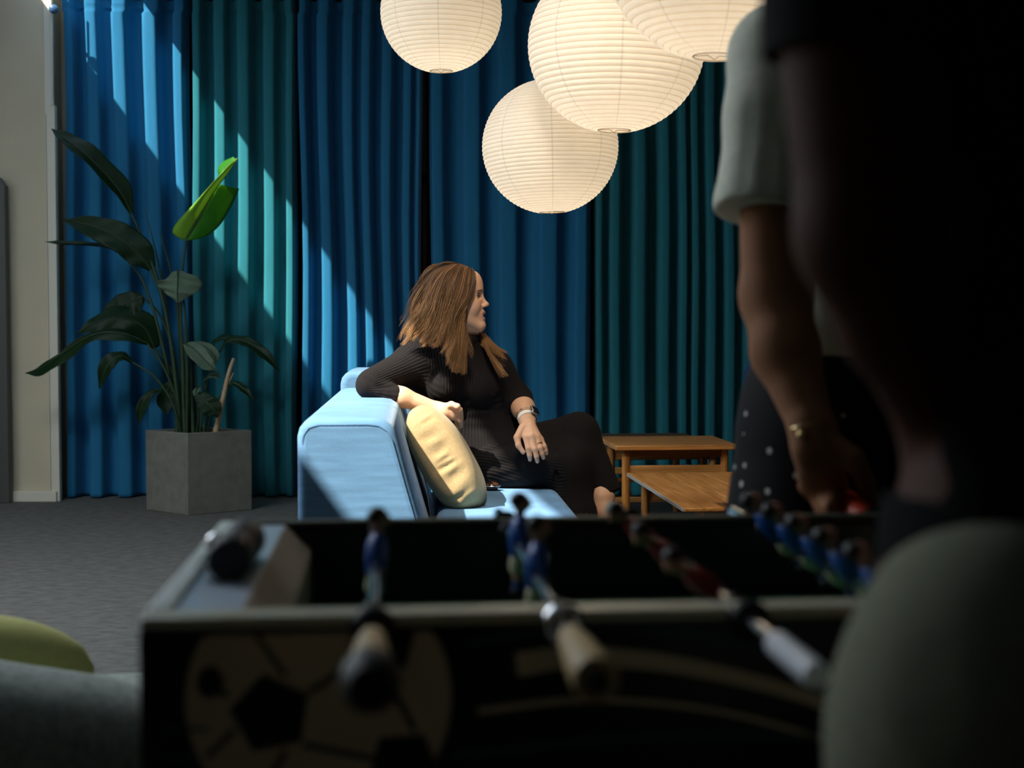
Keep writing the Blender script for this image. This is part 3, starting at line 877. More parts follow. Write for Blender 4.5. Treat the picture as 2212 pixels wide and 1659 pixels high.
# big leaves with their stalks
leaf([(284, 462, .0), (255, 408, -.02), (190, 338, -.05), (140, 300, -.05), (111, 278, -.04)], [.012, .055, .070, .05, .001], [.012, .062, .060, .04, .001], N=V(.6, -1, .75), fold=.5)
stem([(392, 935, 0), (372, 760, 0), (350, 640, .0), (318, 540, 0), (284, 462, 0)], .013, .006)
def leaf_rails(parts, m):
    """a leaf from pairs of rails (midrib side, outer edge), each pair bulged by b towards the viewer"""
    mb = MB(); ve = []
    for ip, (inner, outer, b) in enumerate(parts):
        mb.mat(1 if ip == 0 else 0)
        n = 24
        A = spline([L3(q) for q in inner], n); Bq = spline([L3(q) for q in outer], n)
        rows = []
        for i in range(n):
            row = []
            for k in range(9):
                s_ = k / 8.0
                p = Vector(A[i] * (1 - s_) + Bq[i] * s_) + V(-.35, -1, .25) * (b * math.sin(math.pi * s_) * math.sin(math.pi * min(1, (i + 2) / n)) ** .5)
                row.append(p); ve.append(i / n + s_ * .10)
            rows.append(row)
        mb.grid(rows)
    o = mb.build('leaf', [m, M_leafsun], plant, weld=False, fixn=False)
    a = o.data.attributes.new('vein', 'FLOAT', 'POINT'); a.data.foreach_set('value', ve)
    sm_ = o.modifiers.new('thick', 'SOLIDIFY'); sm_.thickness = .0014
    Q = [Vector(p) + V(0, -.003, 0) for p in spline([L3(q) for q in parts[0][0]], 24)]
    MB().tube(Q, [.0055 * (1 - .8 * i / 24) for i in range(24)], 8).build('midrib', M_stem, o)
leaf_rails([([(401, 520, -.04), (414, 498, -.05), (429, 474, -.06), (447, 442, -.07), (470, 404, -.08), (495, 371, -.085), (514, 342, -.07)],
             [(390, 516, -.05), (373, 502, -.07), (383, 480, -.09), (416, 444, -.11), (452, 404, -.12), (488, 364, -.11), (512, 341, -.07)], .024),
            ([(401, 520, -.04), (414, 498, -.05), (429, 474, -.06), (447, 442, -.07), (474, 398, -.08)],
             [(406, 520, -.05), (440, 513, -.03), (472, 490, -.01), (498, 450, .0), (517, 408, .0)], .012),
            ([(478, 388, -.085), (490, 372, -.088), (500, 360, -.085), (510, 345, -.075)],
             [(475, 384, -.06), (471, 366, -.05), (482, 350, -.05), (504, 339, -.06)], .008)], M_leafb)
stem([(402, 940, 0), (396, 800, -.02), (390, 640, -.03), (401, 520, -.04)], .012, .006)
leaf([(326, 582, 0), (300, 548, -.03), (255, 512, -.06), (195, 487, -.06), (136, 474, -.04)], [.015, .075, .08, .07, .002], [.03, .085, .085, .055, .002], N=V(.1, -1, .35), fold=.18)
stem([(396, 935, .02), (378, 780, .02), (352, 650, .01), (326, 582, 0)], .012, .006)
leaf([(272, 558, .05), (235, 536, .04), (180, 530, .02), (130, 528, .02), (98, 522, .03)], [.006, .02, .022, .02, .002], [.006, .02, .02, .02, .002], N=V(0, -.4, 1), fold=.8)
stem([(392, 938, .03), (345, 720, .04), (310, 610, .05), (272, 558, .05)], .011, .005)
leaf([(384, 584, -.10), (384, 603, -.13), (383, 630, -.14), (384, 655, -.12)], [.03, .125, .10, .004], [.03, .125, .09, .004], m=M_leafg, N=V(0, -1, .5), fold=-.35)
stem([(404, 940, -.02), (404, 800, -.04), (400, 680, -.06), (386, 588, -.09)], .010, .006)
leaf([(318, 742, .0), (270, 722, -.06), (205, 722, -.08), (140, 760, -.07), (90, 795, -.06), (55, 806, -.05)], [.01, .05, .045, .06, .05, .002], [.01, .05, .055, .065, .05, .004], N=V(-.1, -.75, 1), fold=-.25)
stem([(394, 938, .0), (380, 860, 0), (352, 790, 0), (318, 742, 0)], .010, .005)
leaf([(334, 752, .08), (310, 706, .04), (255, 686, .0), (200, 700, -.03), (165, 722, -.03)], [.02, .07, .075, .05, .002], [.03, .085, .08, .04, .002], N=V(0, -1, .5), fold=-.15)
stem([(396, 936, .03), (384, 850, .05), (366, 790, .08), (334, 752, .08)], .010, .005)
leaf([(308, 640, .10), (285, 650, .08), (250, 668, .06), (212, 690, .06)], [.03, .09, .09, .003], [.02, .06, .06, .003], N=V(0, -1, .2), fold=.1)
stem([(394, 930, .06), (372, 760, .10), (345, 680, .12), (308, 640, .10)], .010, .005)
leaf([(285, 782, -.05), (262, 770, -.09), (232, 790, -.12), (214, 840, -.12)], [.01, .03, .04, .003], [.01, .03, .045, .003], N=V(.2, -.8, .6), fold=.3)
stem([(392, 938, -.03), (372, 870, -.05), (335, 815, -.05), (285, 782, -.05)], .009, .005)
leaf([(345, 842, -.03), (325, 850, -.07), (306, 880, -.09), (300, 916, -.09)], [.006, .025, .03, .003], [.006, .02, .03, .003], N=V(.2, -.8, .6), fold=.2)
leaf([(372, 820, .04), (362, 845, .02), (358, 870, .01), (362, 896, .0)], [.01, .05, .05, .003], [.01, .04, .05, .003], N=V(.3, -1, .2), fold=.1)
# right hand younger leaves
leaf([(472, 762, .03), (496, 736, -.02), (535, 740, -.05), (575, 768, -.07), (604, 802, -.06)], [.01, .030, .032, .03, .002], [.01, .036, .04, .035, .002], N=V(-.2, -.7, 1), fold=.25)
stem([(432, 935, .03), (440, 860, .03), (455, 800, .03), (472, 762, .03)], .008, .004)
leaf([(457, 756, .10), (470, 735, .08), (500, 732, .06), (530, 748, .05)], [.01, .03, .03, .003], [.01, .028, .03, .003], N=V(0, -.6, 1), fold=.2)
leaf([(488, 838, .0), (505, 828, -.03), (528, 842, -.05), (549, 866, -.05)], [.006, .02, .024, .002], [.006, .024, .024, .002], N=V(0, -.7, 1), fold=.2)
leaf([(398, 742, -.05), (420, 755, -.09), (450, 785, -.10), (468, 800, -.09)], [.01, .045, .035, .003], [.01, .05, .05, .003], m=M_leafg, N=V(-.2, -.7, .8), fold=.2)
leaf([(412, 742, .04), (440, 748, .02), (462, 766, .0), (468, 784, .0)], [.01, .03, .03, .003], [.01, .03, .03, .003], m=M_leafg, N=V(-.2, -.7, .8), fold=.2)
leaf([(424, 852, -.08), (445, 868, -.12), (462, 885, -.13), (470, 902, -.12)], [.02, .05, .05, .003], [.02, .055, .05, .003], N=V(0, -1, .3), fold=.15)
leaf([(440, 822, .0), (455, 812, -.03), (468, 812, -.04), (476, 816, -.04)], [.01, .03, .03, .003], [.01, .02, .025, .003], m=M_leafg, N=V(0, -.6, 1), fold=.1)
leaf([(430, 835, -.02), (424, 845, -.05), (422, 858, -.06)], [.01, .025, .003], [.01, .025, .003], m=M_leafg, N=V(-.4, -.7, .6), fold=.1)
stem([(424, 938, -.02), (430, 890, -.05), (424, 852, -.08)], .007, .004)
stem([(440, 936, .0), (446, 880, .0), (440, 822, 0)], .007, .004)
stem([(446, 936, .02), (462, 880, .02), (488, 838, .0)], .007, .004)
stem([(412, 938, .02), (408, 840, .0), (398, 742, -.05)], .009, .004)
# spear leaves not yet open
stem([(388, 932, .04), (365, 700, .05), (345, 580, .04), (313, 450, .03)], .011, .002, name='spear_leaf')
stem([(398, 932, .05), (385, 680, .05), (370, 590, .04), (345, 500, .03)], .011, .002, name='spear_leaf')
for (xx, yy) in ((384, .02), (410, .05), (400, -.02), (418, .0), (428, .04)):
    stem([(xx, 940, yy), (xx - 4, 860, yy), (xx - 8, 760, yy)], .014, .006)
stem([(464, 944, -.03), (472, 905, -.03), (484, 850, -.02), (494, 806, -.01), (505, 774, .0)], .017, .009, M_stump, 'cut_stalk')
stem([(478, 868, -.02), (492, 832, -.01), (504, 806, .0)], .010, .003, M_stump, 'cut_stalk')
# ================================================================== SEATED WOMAN
W = at
def skin_mat(name):
    m = mat(name, (.6, .4, .3), .48, spec=.35, attr='Col', noise=.06, nscale=60)
    b = m.node_tree.nodes['Principled BSDF']
    b.inputs['Subsurface Weight'].default_value = .12
    b.inputs['Subsurface Radius'].default_value = (1.0, .35, .2); b.inputs['Subsurface Scale'].default_value = .006
    return m
M_skin = skin_mat('skin')
def rib_mat(name, c, freq, depth):
    m = mat(name, c, .9, spec=.05, sheen=.02, sheen_tint=(.80, .72, .74), sheen_rough=.5)
    nt = m.node_tree; N = nt.nodes; L = nt.links; b = N['Principled BSDF']
    a = N.new('ShaderNodeAttribute'); a.attribute_name = 'rib'
    ml = N.new('ShaderNodeMath'); ml.operation = 'MULTIPLY'; ml.inputs[1].default_value = freq; L.new(a.outputs['Fac'], ml.inputs[0])
    sn = N.new('ShaderNodeMath'); sn.operation = 'SINE'; L.new(ml.outputs[0], sn.inputs[0])
    bp = N.new('ShaderNodeBump'); bp.inputs['Strength'].default_value = depth; bp.inputs['Distance'].default_value = .002
    L.new(sn.outputs[0], bp.inputs['Height']); L.new(bp.outputs[0], b.inputs['Normal'])
    return m
M_rib_black = rib_mat('ribbed_black', (.015, .0128, .0130), 2 * math.pi / .0098, .35)

woman = thing('person', 'seated woman with long brown hair in black ribbed clothes, arm over sofa back', 'person', W(1085, 1000, 5.08).to_2d().to_3d() + V(0, 0, .47))
DH = 4.97
E0 = W(996, 638, DH)
fa = math.radians(4)
FW = V(math.cos(fa), -math.sin(fa), 0); LF = V(math.sin(fa), math.cos(fa), 0); UP = V(0, 0, 1)
HR = np.array([list(FW), list(LF), list(UP)]).T          # columns = local axes
def H(x, y, z): return E0 + FW * x + LF * y + UP * z
def hell(c, r, k, op=1): return ell(H(*c), r, k, R=HR, op=op)
head = [hell((-.030, 0, .020), (.098, .075, .084), .0),
        hell((.018, 0, -.030), (.052, .060, .085), .03),
        hell((.046, 0, .040), (.024, .052, .040), .03)]
for s in (-1, 1):
    head += [cone(H(.002, .050 * s, -.072), H(.062, .014 * s, -.106), .020, .017, .03),
             hell((.044, .034 * s, -.040), (.024, .024, .026), .025)]
head += [hell((.067, 0, -.106), (.016, .019, .014), .015),
         cone(H(.060, -.030, .018), H(.060, .030, .018), .0095, .0095, .014),
         hell((.066, 0, -.068), (.016, .026, .026), .015)]
for s in (-1, 1): head.append(hell((.070, .030 * s, -.001), (.0135, .0155, .0115), .012, -1))
for s in (-1, 1): head.append(hell((.0535, .030 * s, -.003), (.0125, .0150, .0120), .002))
head += [cone(H(.064, 0, .004), H(.087, 0, -.030), .0065, .0074, .012), hell((.0890, 0, -.0325), (.0082, .0082, .0072), .008)]
for s in (-1, 1): head.append(hell((.078, .0105 * s, -.0375), (.0095, .0065, .0060), .006))
for s in (-1, 1): head.append(hell((.083, .006 * s, -.0445), (.0055, .0032, .0040), .003, -1))
head += [hell((.0775, 0, -.0600), (.0075, .021, .0062), .006),
         hell((.0745, 0, -.0835), (.0085, .018, .0070), .006),
         hell((.0870, 0, -.0712), (.013, .0165, .0038), .003, -1)]
for s in (-1, 1):
    head += [hell((-.006, .072 * s, -.018), (.019, .008, .031), .006), hell((-.004, .078 * s, -.014), (.010, .006, .018), .004, -1)]
neck = [cone(W(985, 688, DH + .01), W(998, 745, 5.03), .056, .060, .03)]

# torso / limbs (clothed outline); the body below is the same figure a little thinner
torso = [ell(W(985, 818, 5.07), (.155, .105, .150), .03),
         ell(W(958, 832, 4.99), (.066, .060, .062), .05), ell(W(1042, 838, 5.00), (.064, .058, .062), .05),
         cone(W(940, 768, 5.06), W(897, 786, 5.02), .066, .074, .05), cone(W(1035, 768, 5.07), W(1070, 797, 5.07), .060, .058, .05),
         cone(W(1000, 742, 5.05), W(990, 790, 5.07), .075, .10, .05),
         ell(W(1032, 902, 5.09), (.128, .100, .130), .06), ell(W(1075, 975, 5.10), (.150, .125, .110), .06)]
armR_c = [cone(W(893, 790, 5.01), W(803, 827, 4.87), .072, .050, .04), cone(W(796, 834, 4.86), W(862, 857, 4.86), .044, .034, .012)]
armL_c = [cone(W(1070, 797, 5.07), W(1121, 862, 5.07), .056, .046, .04), cone(W(1121, 862, 5.07), W(1128, 876, 5.03), .046, .043, .02)]
collar = [cone(W(1002, 722, 5.0), W(1000, 760, 5.05), .060, .072, .02)]
legs_far = [cone(W(1105, 985, 5.14), W(1250, 936, 5.08), .098, .071, .05), cone(W(1250, 936, 5.08), W(1310, 1066, 5.035), .070, .056, .03)]
legs_near = [cone(W(1085, 1002, 5.06), W(1226, 1004, 5.01), .092, .075, .06), cone(W(1226, 1004, 5.01), W(1246, 1110, 4.99), .072, .066, .04),
             cone(W(1246, 1110, 4.99), W(1252, 1265, 5.00), .066, .070, .03)]

def finger(pts, rs, k=.004): return [cone(pts[i], pts[i + 1], rs[i], rs[i + 1], .006 if i == 0 else k) for i in range(len(pts) - 1)]
# left hand lying on the thigh, back of the hand to the viewer, fingers down
hb = 4.905
handL = [cone(W(1139, 908, 4.955), W(1141, 922, 4.93), .026, .024, .02, n=V(.1, -1, .2), f=.78)]
kn = {'i': (1136, 944, hb - .012), 'm': (1148, 942, hb - .016), 'r': (1159, 944, hb - .012), 'p': (1168, 949, hb - .004)}
for key, r in (('i', .0118), ('m', .0118), ('r', .0112), ('p', .0102)):
    q = kn[key]; handL.append(cone(W(1141 + (q[0] - 1150) * .35, 922, 4.925), W(*q), .015, r, .014))
handL += finger([W(*kn['i']), W(1141, 968, hb - .028), W(1144, 983, hb - .026), W(1145, 993, hb - .020)], [.0112, .0098, .0086, .0070])
handL += finger([W(*kn['m']), W(1155, 970, hb - .032), W(1159, 986, hb - .030), W(1161, 997, hb - .023)], [.0112, .0098, .0086, .0070])
handL += finger([W(*kn['r']), W(1167, 967, hb - .026), W(1171, 980, hb - .024), W(1174, 989, hb - .018)], [.0106, .0094, .0082, .0068])
handL += finger([W(*kn['p']), W(1176, 964, hb - .014), W(1179, 973, hb - .012), W(1181, 980, hb - .008)], [.0096, .0084, .0074, .0062])
handL += finger([W(1129, 924, hb + .010), W(1117, 945, hb - .010), W(1120, 962, hb - .022), W(1130, 977, hb - .026)], [.0150, .0118, .0100, .0078], .005)
# right hand half curled in front of the body behind the cushion
handR = [cone(W(948, 886, 4.885), W(960, 888, 4.875), .025, .024, .02)]
for i, (dy, r) in enumerate(((-8, .0115), (0, .0118), (8, .0112), (15, .010))):
    k0 = W(978, 886 + dy, 4.862 + .004 * i)
    handR += [cone(W(958, 887 + dy * .5, 4.876), k0, .015, r, .013)]
    handR += finger([k0, W(993, 894 + dy, 4.868 + .004 * i), W(995, 907 + dy * .9, 4.890 + .003 * i), W(986, 912 + dy * .8, 4.90)], [r, r * .9, r * .8, r * .7])
handR += finger([W(962, 880, 4.87), W(975, 874, 4.85), W(988, 878, 4.845), W(994, 886, 4.85)], [.014, .0115, .0100, .0080], .005)
foreL = [cone(W(1121, 862, 5.07), W(1130, 882, 5.02), .040, .0385, .01), cone(W(1130, 882, 5.02), W(1139, 908, 4.955), .0385, .026, .02, n=V(.1, -1, .2), f=.88)]
foreR = [cone(W(796, 834, 4.86), W(868, 858, 4.865), .037, .032, .01), cone(W(868, 858, 4.865), W(948, 886, 4.885), .033, .024, .02)]
shinF = [cone(W(1250, 936, 5.08), W(1275, 1000, 5.06), .050, .050, .02), cone(W(1275, 1000, 5.06), W(1303, 1072, 5.012), .050, .037, .02), cone(W(1303, 1072, 5.012), W(1305, 1098, 5.005), .037, .034, .02),
         cone(W(1305, 1098, 5.005), W(1318, 1150, 5.0), .034, .036, .02), cone(W(1316, 1156, 5.01), W(1392, 1196, 4.99), .036, .026, .02)]
fl = W(1252, 1300, 5.0); fl.z = .07
shinN = [cone(W(1226, 1004, 5.01), W(1244, 1120, 5.0), .050, .046, .02), cone(W(1244, 1120, 5.0), fl, .046, .034, .02), cone(fl + V(-.03, 0, -.025), fl + V(.15, -.03, -.045), .036, .024, .03)]

body = head + neck + shrink(torso, .012) + shrink(armR_c[:1] + armL_c[:1], .010) + foreL + foreR + handL + handR + shrink(legs_far[:1] + legs_near[:1], .012) + shinF + shinN
pos, quads = mesh_sdf(body, .0027)
E0n = np.array(list(E0))
def woman_col(P):
    c = np.tile(np.array([.78, .46, .295]), (len(P), 1))
    l = (P - E0n) @ HR
    x, y, z = l[:, 0], np.abs(l[:, 1]), l[:, 2]
    def put(m, col, w=1.0):
        c[m] = c[m] * (1 - w) + np.array(col) * w
    nearh = (np.abs(l) < .2).all(1)
    blush = np.exp(-(((x - .045) / .022) ** 2 + ((z + .040) / .02) ** 2)) * nearh * .35
    c[:] = c * (1 - blush[:, None]) + np.array([.66, .33, .25]) * blush[:, None]
    nose = np.exp(-(((x - .088) / .012) ** 2 + ((z + .035) / .012) ** 2)) * nearh * .4
    c[:] = c * (1 - nose[:, None]) + np.array([.66, .32, .25]) * nose[:, None]
    put(nearh & (x > .068) & (y < .023) & (z < -.0545) & (z > -.068), [.52, .215, .18], .85)
    put(nearh & (x > .066) & (y < .021) & (z < -.0755) & (z > -.0905), [.56, .24, .20], .85)
    put(nearh & (x > .05) & (x < .084) & (y < .017) & (np.abs(z + .0715) < .0042), [.10, .03, .03], .9)
    eye = nearh & (x > .050) & ((((y - .030) / .0125) ** 2 + ((z + .003) / .0048) ** 2) < 1)
    put(eye, [.46, .40, .37]); put(eye & ((np.abs(y - .027) < .0068) | (x > .0575)), [.06, .04, .03])
    put(nearh & (x > .046) & (np.abs(y - .031) < .0145) & (np.abs(z - .0020 + 28 * (y - .031) ** 2) < .0016), [.05, .03, .025])
    put(nearh & (x > .040) & (y > .010) & (y < .052) & (np.abs(z - (.0165 - 9 * (y - .034) ** 2)) < .0024), [.25, .135, .08], .8)
    put(nearh & (x > .07) & (y < .011) & (z < -.0405) & (z > -.0475), [.22, .09, .07], .7)
    return c
cols = woman_col(pos)
# paler nails and redder knuckles
def spot(P, c, r, col, w):
    d = np.sqrt(((P - np.array(list(c))) ** 2).sum(1)); m = np.clip(1 - d / r, 0, 1) * w
    cols[:] = cols * (1 - m[:, None]) + np.array(col) * m[:, None]
for q in ((1145, 990), (1161, 994), (1174, 986), (1181, 977), (1130, 974)):
    spot(pos, W(q[0], q[1], hb - .028), .010, [.78, .50, .44], .9)
for q in kn.values(): spot(pos, W(*q), .016, [.62, .33, .24], .5)
np_obj('body', pos, quads, M_skin, woman, colors=cols)

# ------------------------------------------------------------------ clothes
rnw = np.random.RandomState(11)
def folds(lines):
    """lines: (a, b, half width, depth) sunk or raised creases"""
    L = [(np.array(list(a)), np.array(list(b)), w, dp) for a, b, w, dp in lines]
    def f(P, dd):
        o = np.zeros(len(P))
        for a, b, w, dp in L:
            ba = b - a; t = np.clip(((P - a) @ ba) / (ba @ ba), 0, 1)
            d = np.sqrt(((P - a - t[:, None] * ba) ** 2).sum(1))
            o += dp * np.exp(-(d / w) ** 2) * np.sin(np.clip(t, .03, .97) * math.pi) ** .6
        return dd + o
    return f
fold_top = folds([(W(960, 868, 4.97), W(1095, 852, 4.99), .014, .006), (W(975, 888, 4.97), W(1105, 880, 4.98), .014, .007),
                  (W(985, 905, 4.98), W(1110, 905, 4.98), .013, .006), (W(990, 925, 4.98), W(1115, 930, 4.98), .014, .007),
                  (W(900, 805, 4.95), W(905, 845, 4.95), .010, .006),
                  (W(784, 812, 4.83), W(815, 842, 4.81), .010, .008), (W(800, 838, 4.81), W(852, 836, 4.83), .010, .009), (W(840, 842, 4.82), (W(852, 862, 4.82)), .006, .004),
                  (W(822, 846, 4.82), W(830, 860, 4.82), .006, .004)])
fold_leg = folds([(W(1040, 985, 4.97), W(1150, 940, 5.0), .016, .009), (W(1050, 1010, 4.96), W(1190, 985, 4.93), .014, .010),
                  (W(1070, 1035, 4.97), W(1205, 1010, 4.93), .014, .007), (W(1200, 960, 4.97), W(1208, 1075, 4.94), .014, .016),
                  (W(1222, 950, 4.98), W(1238, 1010, 4.94), .014, .008), (W(1283, 970, 5.03), W(1284, 1100, 4.98), .010, .010), (W(1060, 960, 4.98), W(1120, 925, 5.0), .014, .007)])
top = torso + armR_c + armL_c + collar
trim_top = planes([(W(861, 856.5, 4.86), W(868, 858, 4.865) - W(796, 834, 4.86), .055),
                   (W(1129, 878, 5.025), W(1133, 890, 4.97) - W(1118, 858, 5.07), .062),
                   (W(1002, 722, 5.0) + V(0, 0, .002), V(.1, -.1, 1), .085)], fold_top)
pos, quads = mesh_sdf(top, .0040, disp=trim_top)
def rib_top(P):
    # ribs run down the torso and along each sleeve
    sR = np.array(list(W(893, 790, 5.01))); eR = np.array(list(W(803, 827, 4.87)))
    ax = eR - sR; t = (P - sR) @ ax / (ax @ ax)
    ax2 = ax / np.linalg.norm(ax)
    def around(P, o, ax):
        s = np.cross(ax, [0, 1, 0]); s /= np.linalg.norm(s); q = np.cross(ax, s)
        d = P - o
        return np.arctan2(d @ s, d @ q) * .062
    r = P[:, 0] * .92 + P[:, 1] * .35
    onR = t > .02
    r = np.where(onR, around(P, sR, ax2), r)
    sL = np.array(list(W(1070, 797, 5.07))); eL = np.array(list(W(1121, 862, 5.07))); a2 = eL - sL; t2 = (P - sL) @ a2 / (a2 @ a2)
    a2 /= np.linalg.norm(a2)
    r = np.where((t2 > .25) & (P[:, 0] > sL[0] - .02), around(P, sL, a2), r)
    return r
np_obj('top', pos, quads, M_rib_black, woman, fattr={'rib': rib_top(pos)})
trous = [torso[-1]] + legs_far + legs_near
fl2 = W(1252, 1258, 5.0)
trim_tr = planes([(W(1310, 1070, 5.035), W(1310, 1066, 5.035) - W(1250, 936, 5.08), .075), (fl2, V(0, 0, -1), .10)], fold_leg)
pos, quads = mesh_sdf(trous, .0045, disp=trim_tr)
kn_ = np.array(list(W(1226, 985, 5.03)))
def rib_leg(P):
    r = P[:, 2] * .9 + P[:, 1] * .45 + .25 * P[:, 0]
    sh = P[:, 0] > kn_[0] - .01
    return np.where(sh, P[:, 0] * .95 + P[:, 2] * .30, r)
np_obj('trousers', pos, quads, M_rib_black, woman, fattr={'rib': rib_leg(pos)})

# ------------------------------------------------------------------ hair
def hair_mat(name):
    m = mat(name, (.2, .1, .05), .55, spec=.3, attr='Col')
    return m
M_hair = hair_mat('hair')
GN = [  # near-side guides from the back of the head to the front hairline
    [(972, 571, 0), (936, 584, -.02), (909, 620, -.03), (894, 662, -.03), (882, 700, -.045), (862, 737, -.06)],
    [(980, 570, -.02), (946, 590, -.06), (924, 632, -.075), (914, 672, -.08), (904, 706, -.09), (884, 742, -.10)],
    [(988, 570, -.02), (962, 596, -.075), (946, 642, -.098), (940, 684, -.105), (934, 716, -.11), (920, 744, -.12)],
    [(996, 571, -.02), (980, 602, -.082), (968, 648, -.104), (962, 692, -.112), (958, 726, -.12), (940, 752, -.135)],
    [(1004, 573, -.02), (996, 606, -.076), (986, 652, -.100), (976, 692, -.110), (978, 736, -.118), (972, 778, -.13)],
    [(1012, 576, -.02), (1008, 610, -.066), (998, 650, -.090), (985, 688, -.102), (986, 736, -.108), (984, 808, -.128)],
    [(1023, 584, -.012), (1024, 612, -.066), (1014, 642, -.084), (996, 672, -.095), (993, 735, -.104), (1002, 806, -.125)]]
GF = [  # far side
    [(972, 571, 0), (936, 584, .03), (909, 620, .05), (895, 662, .06), (884, 700, .05), (872, 736, .03)],
    [(984, 570, .02), (955, 592, .07), (935, 640, .09), (930, 684, .10), (925, 720, .10), (915, 752, .09)],
    [(1000, 571, .02), (990, 604, .08), (980, 650, .10), (985, 700, .10), (1010, 735, .07), (1052, 752, .0)],
    [(1014, 577, .02), (1014, 610, .065), (1012, 655, .088), (1022, 700, .08), (1050, 738, .03), (1096, 768, -.06)],
    [(1020, 581, .015), (1022, 610, .05), (1020, 650, .080), (1028, 700, .075), (1060, 745, .01), (1090, 818, -.06)]]
shell = [hell((-.035, 0, .024), (.101, .080, .087), .0)]
for G in (GN, GF):
    for g in G:
        sgn = -1 if G is GN else 1
        P = [W(p[0] + 5, p[1] + 4, DH + p[2] - sgn * .026) for p in g]
        for i in range(1, 4 if G is GN else 3): shell.append(cone(P[i], P[i + 1], .013, .010, .02))
# keep the face clear of the hair
shell_cut = [hell((.078, 0, -.035), (.062, .12, .088), .012, -1)]
pos, quads = mesh_sdf(shell + shell_cut, .004)
nz = np.sin(pos[:, 0] * 210 + 6 * np.sin(pos[:, 2] * 30)) * .5 + .5
c0 = np.array([.060, .033, .017])
hair = np_obj('hair', pos, quads, M_hair, woman, colors=c0 * (.7 + .5 * nz[:, None]))
rh = np.random.RandomState(21)
def strands(parent, guides, n, length=(.8, 1.0), rad=.00075, spread=.013, name='hair_lock', steps=20, tipcol=(.38, .20, .080), midcol=(.108, .054, .024)):
    G = np.array([spline(g, 40) for g in guides])          # guide, t, 3 in picture units
    ng = len(G)
    allv, allc, allq = [], [], []; off = 0
    ncl = max(8, n // 60)
    cs = rh.rand(ncl) * (ng - 1); cphase = rh.rand(ncl) * 6.28; cw = rh.normal(0, 1, (ncl, 3)); ctone = rh.rand(ncl); clen = rh.uniform(length[0], length[1], ncl)
    for i in range(n):
        ci = rh.randint(ncl)
        s = np.clip(cs[ci] + rh.normal(0, .22), 0, ng - 1.001)
        a = int(s); f = s - a
        path = G[a] * (1 - f) + G[a + 1] * f
        # clumps gather towards the tips
        sc = cs[ci]; a2 = min(int(sc), ng - 2); f2 = sc - a2
        cp = G[a2] * (1 - f2) + G[a2 + 1] * f2
        tt = np.linspace(0, 1, 40)[:, None]
        path = path * (1 - .92 * tt ** 1.4) + cp * (.92 * tt ** 1.4)
        L = clen[ci] * rh.uniform(.9, 1.0)
        idx = np.linspace(rh.uniform(0, .05) * 39, min(L, 1) * 39, steps)
        pp = np.stack([np.interp(idx, np.arange(40), path[:, k]) for k in range(3)], 1)
        u = np.linspace(0, 1, steps)
        wave = np.sin(u * 11 + cphase[ci]) * (u ** 1.3) * 9.0
        fly = rh.normal(0, 1, 3) * np.array([1.6, 1.6, .006])
        pp[:, 0] += wave * .8 + fly[0] * u ** 2 * 2 + cw[ci, 0] * u ** 2 * 6
        pp[:, 1] += fly[1] * u ** 2 + cw[ci, 1] * u ** 2 * 3
        pp[:, 2] += (np.cos(u * 10 + cphase[ci]) * u ** 1.4 * .011 + fly[2] * .5 + rh.normal(0, spread * .35))
        P = np.array([list(W(q[0], q[1], DH + q[2])) for q in pp])
        T = np.gradient(P, axis=0); T /= np.linalg.norm(T, axis=1)[:, None] + 1e-9
        A = np.cross(T, [0, 1, 0.2]); A /= np.linalg.norm(A, axis=1)[:, None] + 1e-9; Bn = np.cross(T, A)
        r = rad * rh.uniform(.7, 1.4) * (1 - .8 * u ** 3)
        ring = np.stack([P + A * r[:, None], P + Bn * r[:, None], P - A * r[:, None], P - Bn * r[:, None]], 1).reshape(-1, 3)
        tone = .75 * ctone[ci] + .25 * rh.rand()
        col = np.array(midcol) * (.40 + 1.35 * tone); col = col * (1 - u[:, None] ** 1.5 * .75) + np.array(tipcol) * (.45 + .8 * tone) * u[:, None] ** 1.5 * .75
        if rh.rand() < .13: col = col * 2.2
        allv.append(ring); allc.append(np.repeat(col, 4, axis=0))
        k = np.arange(steps - 1)[:, None] * 4
        q = np.concatenate([np.stack([k[:, 0] + j, k[:, 0] + (j + 1) % 4, k[:, 0] + 4 + (j + 1) % 4, k[:, 0] + 4 + j], 1) for j in range(4)])
        allq.append(q + off); off += len(ring)
    return np_obj(name, np.concatenate(allv), np.concatenate(allq), M_hair, parent, colors=np.concatenate(allc))
strands(hair, GN, 4600, (.84, 1.06))
strands(hair, GF, 1700, (.88, 1.04))
FR = [[(1018, 578, -.01), (1021, 604, -.074), (1013, 640, -.090), (997, 668, -.096), (992, 700, -.100), (996, 745, -.104), (990, 806, -.124)],
      [(1021, 580, -.008), (1025, 602, -.070), (1019, 634, -.086), (1004, 660, -.090), (995, 694, -.098), (1001, 742, -.102), (1004, 800, -.120)],
      [(1022, 580, -.004), (1028, 597, -.060), (1024, 622, -.078), (1010, 654, -.086), (999, 690, -.096), (1006, 738, -.098), (1014, 790, -.114)]]
strands(hair, FR, 700, (.82, 1.0), spread=.005)
# a few loose flyaway strands round the crown
FLY = [[(1000, 571, -.02), (960, 566, -.03), (915, 596, -.03), (890, 650, -.03), (875, 710, -.04)], [(985, 570, .0), (930, 574, .0), (898, 620, -.01), (884, 670, -.02), (868, 722, -.04)]]
strands(hair, FLY, 60, (.5, 1.0), rad=.0005, spread=.03)
